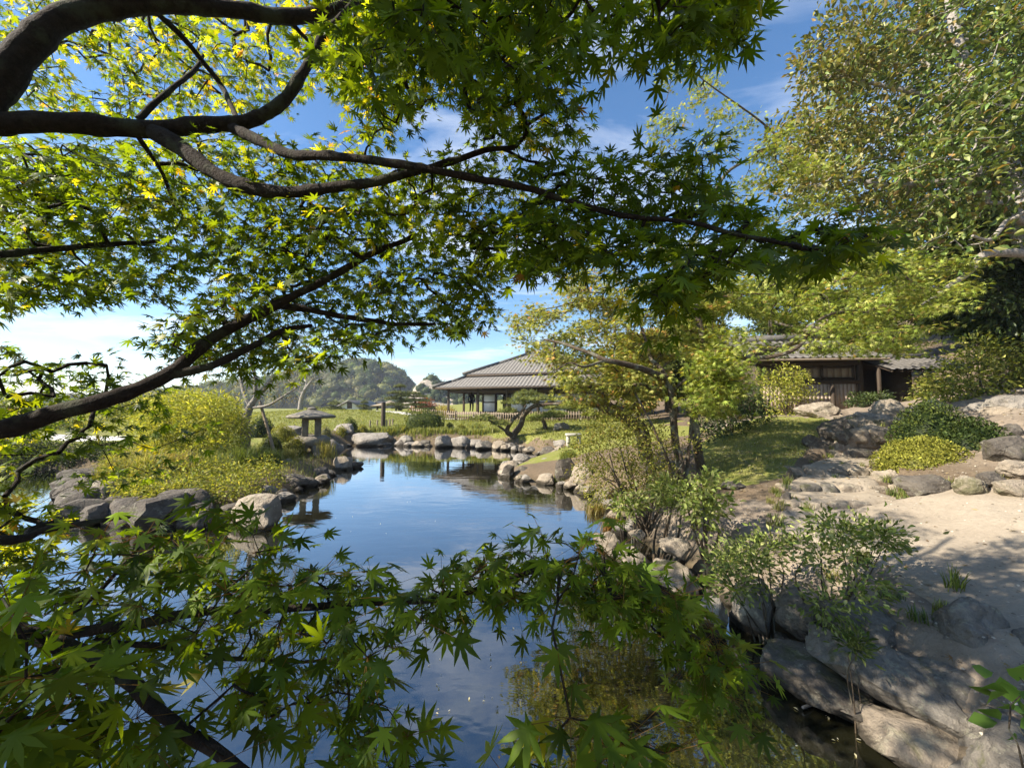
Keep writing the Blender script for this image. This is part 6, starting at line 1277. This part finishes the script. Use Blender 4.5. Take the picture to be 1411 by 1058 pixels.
mb = MB(); blades(mb, b_, .17 * R.uniform(.4, 1.3, len(b_)), .009, None, GYL + GB, curl=.8); tag(mb.build('bank_grass', M['blade']), kind='stuff')
# ground litter: dead maple leaves on bank, path and lawn
n = 900; q_ = np.column_stack([R.uniform(1.5, 9, n), R.uniform(1.8, 10, n)]); q_ = q_[shore_sd(q_[:, 0], q_[:, 1]) > .35]; b_ = np.column_stack([q_, H(q_[:, 0], q_[:, 1]) + .028]); n = len(b_)
mb = MB(); place(mb, LEAF5, b_, rnd_dir(n) * (1, 1, .15), np.array([0, 0, 1.0]) + .3 * R.standard_normal((n, 3)), R.uniform(.02, .045, n), mixcol([(.30,.2,.09),(.22,.13,.06),(.4,.32,.14),(.14,.09,.05)], n, .3)); tag(mb.build('fallen_leaves', M['leaf']), kind='stuff')
# grit and pebbles trodden into the path and the bare bank
n = 16000; q_ = np.column_stack([R.uniform(1.5, 8, n), 1.6 + 6.5 * R.random(n) ** 1.6]); q_ = q_[shore_sd(q_[:, 0], q_[:, 1]) > .25]; n = len(q_); b_ = np.column_stack([q_, H(q_[:, 0], q_[:, 1]) + .020])
OCT = (np.array([(1, 0, 0), (0, 1, 0), (-1, 0, 0), (0, -1, 0), (0, 0, .7), (.7, .7, .25), (-.7, .7, .25), (-.7, -.7, .25), (.7, -.7, .25)]), np.array([(0, 5, 4), (5, 1, 4), (1, 6, 4), (6, 2, 4), (2, 7, 4), (7, 3, 4), (3, 8, 4), (8, 0, 4)]))
mb = MB(); place(mb, OCT, b_, rnd_dir(n) * (1, 1, .1), np.array([0, 0, 1.0]) + .2 * R.standard_normal((n, 3)), .003 + .010 * R.random(n) ** 4, mixcol([(.30, .26, .2), (.2, .17, .13), (.42, .38, .31), (.14, .11, .08)], n, .2)); tag(mb.build('path_grit', plain('grit', (1, 1, 1), .9, .1, .1, 20, 0)), kind='stuff')
# leaves and petals afloat on the pond
fl = []
for k, tpl in enumerate((OVAL, LANCE)):
    mb = MB(); place(mb, tpl, np.zeros((1, 3)) + (0, -.5, 0), np.array([[0, 1.0, 0]]), np.array([[0, 0, 1.0]]), 1.0, [[(.62, .56, .34), (.66, .62, .5)][k]]); o_ = mb.build('floating_leaf', M['leaf'], loc=(0, 0, 0)); fl.append(o_)
SP = [((560,840),(720,1000),26),((690,760),(960,880),40),((1085,880),(1230,1040),26),((430,690),(620,740),8),((340,900),(520,1040),10)]; k = 0
for (a_, b_, n) in SP:
    for _ in range(n):
        g = G(R.uniform(a_[0], b_[0]), R.uniform(a_[1], b_[1]), .006)
        if float(shore_sd([g[0]], [g[1]])[0]) > -.03: continue
        ob = fl[k] if k < 2 else fl[k % 2].copy()
        if k >= 2: COL.objects.link(ob)
        k += 1; s = R.uniform(.014, .03); ob.location = tuple(g); ob.scale = (s, s, s); ob.rotation_euler = (R.uniform(-.12, .12), R.uniform(-.12, .12), R.uniform(0, 6.28)); tag(ob, 'tiny pale fallen leaf floating on the dark pond water', 'leaf', 'fallen leaves floating on the pond')
# a dead stick at the water's edge
g = G(1128, 966, .02); mb = MB(); tube(mb, catmull([g + (-.14, -.05, 0), g, g + (.12, .06, .03), g + (.2, .12, .02)], 4), [.008, .009, .008, .007] * 3 + [.005], 6); tag(mb.build('fallen_twig', M['bark_grey'], loc=g, smooth=True), 'pale fallen stick lying in the shallow water beside the dark slab', 'stick')

# ------------------------------------------------------------------ people far off by the villa
def skin(name, pts, edges, rad_, mt, parent, sub=2):
    me = bpy.data.meshes.new(name); me.from_pydata([tuple(p) for p in pts], edges, []); o_ = bpy.data.objects.new(name, me); COL.objects.link(o_); o_.parent = parent
    me.materials.append(mt); md = o_.modifiers.new('skin', 'SKIN'); md.use_smooth_shade = True
    if not me.skin_vertices: me.attributes.new('dummy', 'FLOAT', 'POINT')
    for v, r in zip(me.skin_vertices[0].data, rad_): v.radius = (r, r) if not isinstance(r, tuple) else r
    me.skin_vertices[0].data[0].use_root = True
    s_ = o_.modifiers.new('sub', 'SUBSURF'); s_.levels = 1; s_.render_levels = sub; return o_
def person(loc, rz, label, shirt, trousers, h=1.65, stride=.12, arm=.1, hair_col=None):
    rt = empty('person', loc, label, 'person', 'visitors by the villa'); rt.rotation_euler = (0, 0, rz); k = h / 1.7
    J = dict(pel=(0,0,.92), wai=(0,0,1.08), che=(0,.0,1.30), nek=(0,0,1.47), hd0=(0,-.01,1.56), hd1=(0,-.015,1.66), hlr=(.09,0,.88), knr=(.10,-stride*.6,.50), anr=(.10,stride*.2,.09), ftr=(.10,-.12+stride*.2,.04), hll=(-.09,0,.88), knl=(-.10,stride*.1-.04,.49), anl=(-.10,stride,.09), ftl=(-.10,stride-.12,.04),
             shr=(.18,0,1.42), elr=(.24,.04-arm*.2,1.15), wrr=(.24,-arm,.92), har=(.23,-arm-.03,.82), shl=(-.18,0,1.42), ell=(-.24,.05,1.15), wrl=(-.25,-arm*.5,.92), hal=(-.24,-arm*.5-.02,.82))
    nm = list(J); ix = {q: i for i, q in enumerate(nm)}; P = [np.array(J[q]) * k for q in nm]
    rr_ = dict(pel=.13, wai=.115, che=(.15,.11), nek=.05, hd0=.075, hd1=.085, hlr=.085, knr=.055, anr=.04, ftr=.038, hll=.085, knl=.055, anl=.04, ftl=.038, shr=.06, elr=.042, wrr=.03, har=.035, shl=.06, ell=.042, wrl=.03, hal=.035)
    ed = [('pel','wai'),('wai','che'),('che','nek'),('nek','hd0'),('hd0','hd1'),('pel','hlr'),('hlr','knr'),('knr','anr'),('anr','ftr'),('pel','hll'),('hll','knl'),('knl','anl'),('anl','ftl'),('che','shr'),('shr','elr'),('elr','wrr'),('wrr','har'),('che','shl'),('shl','ell'),('ell','wrl'),('wrl','hal')]
    sc_ = lambda r, f: tuple(x * k * f for x in r) if isinstance(r, tuple) else r * k * f
    skin('body', P, [(ix[a], ix[b]) for a, b in ed], [sc_(rr_[q], .92) for q in nm], M['skin'], rt)
    def cloth(name, keys, es, m_, f):
        i2_ = {q: i for i, q in enumerate(keys)}; skin(name, [P[ix[q]] for q in keys], [(i2_[a], i2_[b]) for a, b in es], [sc_(rr_[q], f) for q in keys], m_, rt)
    cloth('jacket', ['wai','pel','che','shr','elr','wrr','shl','ell','wrl'], [('wai','pel'),('wai','che'),('che','shr'),('shr','elr'),('elr','wrr'),('che','shl'),('shl','ell'),('ell','wrl')], shirt, 1.18)
    cloth('trousers', ['pel','hlr','knr','anr','hll','knl','anl'], [('pel','hlr'),('hlr','knr'),('knr','anr'),('pel','hll'),('hll','knl'),('knl','anl')], trousers, 1.2)
    skin('hair', [P[ix['hd1']] + np.array([0, .02, .035]), P[ix['hd0']] + np.array([0, .055, .05])], [(0, 1)], [.085 * k, .07 * k], M['hair'], rt); return rt
CL = {q: plain('cloth_' + q, c, .85, .1, .15, 14, 0) for q, c in dict(navy=(.03,.04,.09), white=(.7,.7,.68), black=(.02,.02,.022), red=(.35,.05,.04), grey=(.25,.25,.26), beige=(.45,.38,.28)).items()}
for (px_, d_, rz_, lab, a_, b_) in [(578,44,.4,'distant visitor in a dark navy jacket, leftmost of the little group by the villa','navy','black'),(583,45,-.8,'distant visitor in a white top beside the one in navy','white','navy'),(587,44,2.2,'distant visitor in a grey top in the middle of the group','grey','black'),(592,46,.1,'distant visitor in a red top among the group','red','grey'),(596,44.5,-2.0,'distant visitor in a beige jacket nearest the villa posts','beige','navy')]:
    g = W(px_, 565, d_); person((g[0], g[1], hz(g[0], g[1])), rz_, lab, CL[a_], CL[b_], R.uniform(1.55, 1.75))
g = L_(2.0, 2.6, 0); person((g[0], g[1], zf), .3, 'dark clothed visitor standing on the open veranda of the villa', CL['black'], CL['black'], 1.68)
# ------------------------------------------------------------------ air: thin even haze that fades the far hill
hzm = bpy.data.materials.new('haze'); hzm.use_nodes = True; t = hzm.node_tree; t.nodes.clear()
pv = t.nodes.new('ShaderNodeVolumePrincipled'); pv.inputs['Color'].default_value = (.78, .86, 1.0, 1); pv.inputs['Density'].default_value = .0005; pv.inputs['Anisotropy'].default_value = .2
o = t.nodes.new('ShaderNodeOutputMaterial'); t.links.new(pv.outputs[0], o.inputs['Volume'])
m = MB(); box(m, (0, 860, 17), (1900, 1940, 38)); tag(m.build('haze', hzm), kind='stuff')
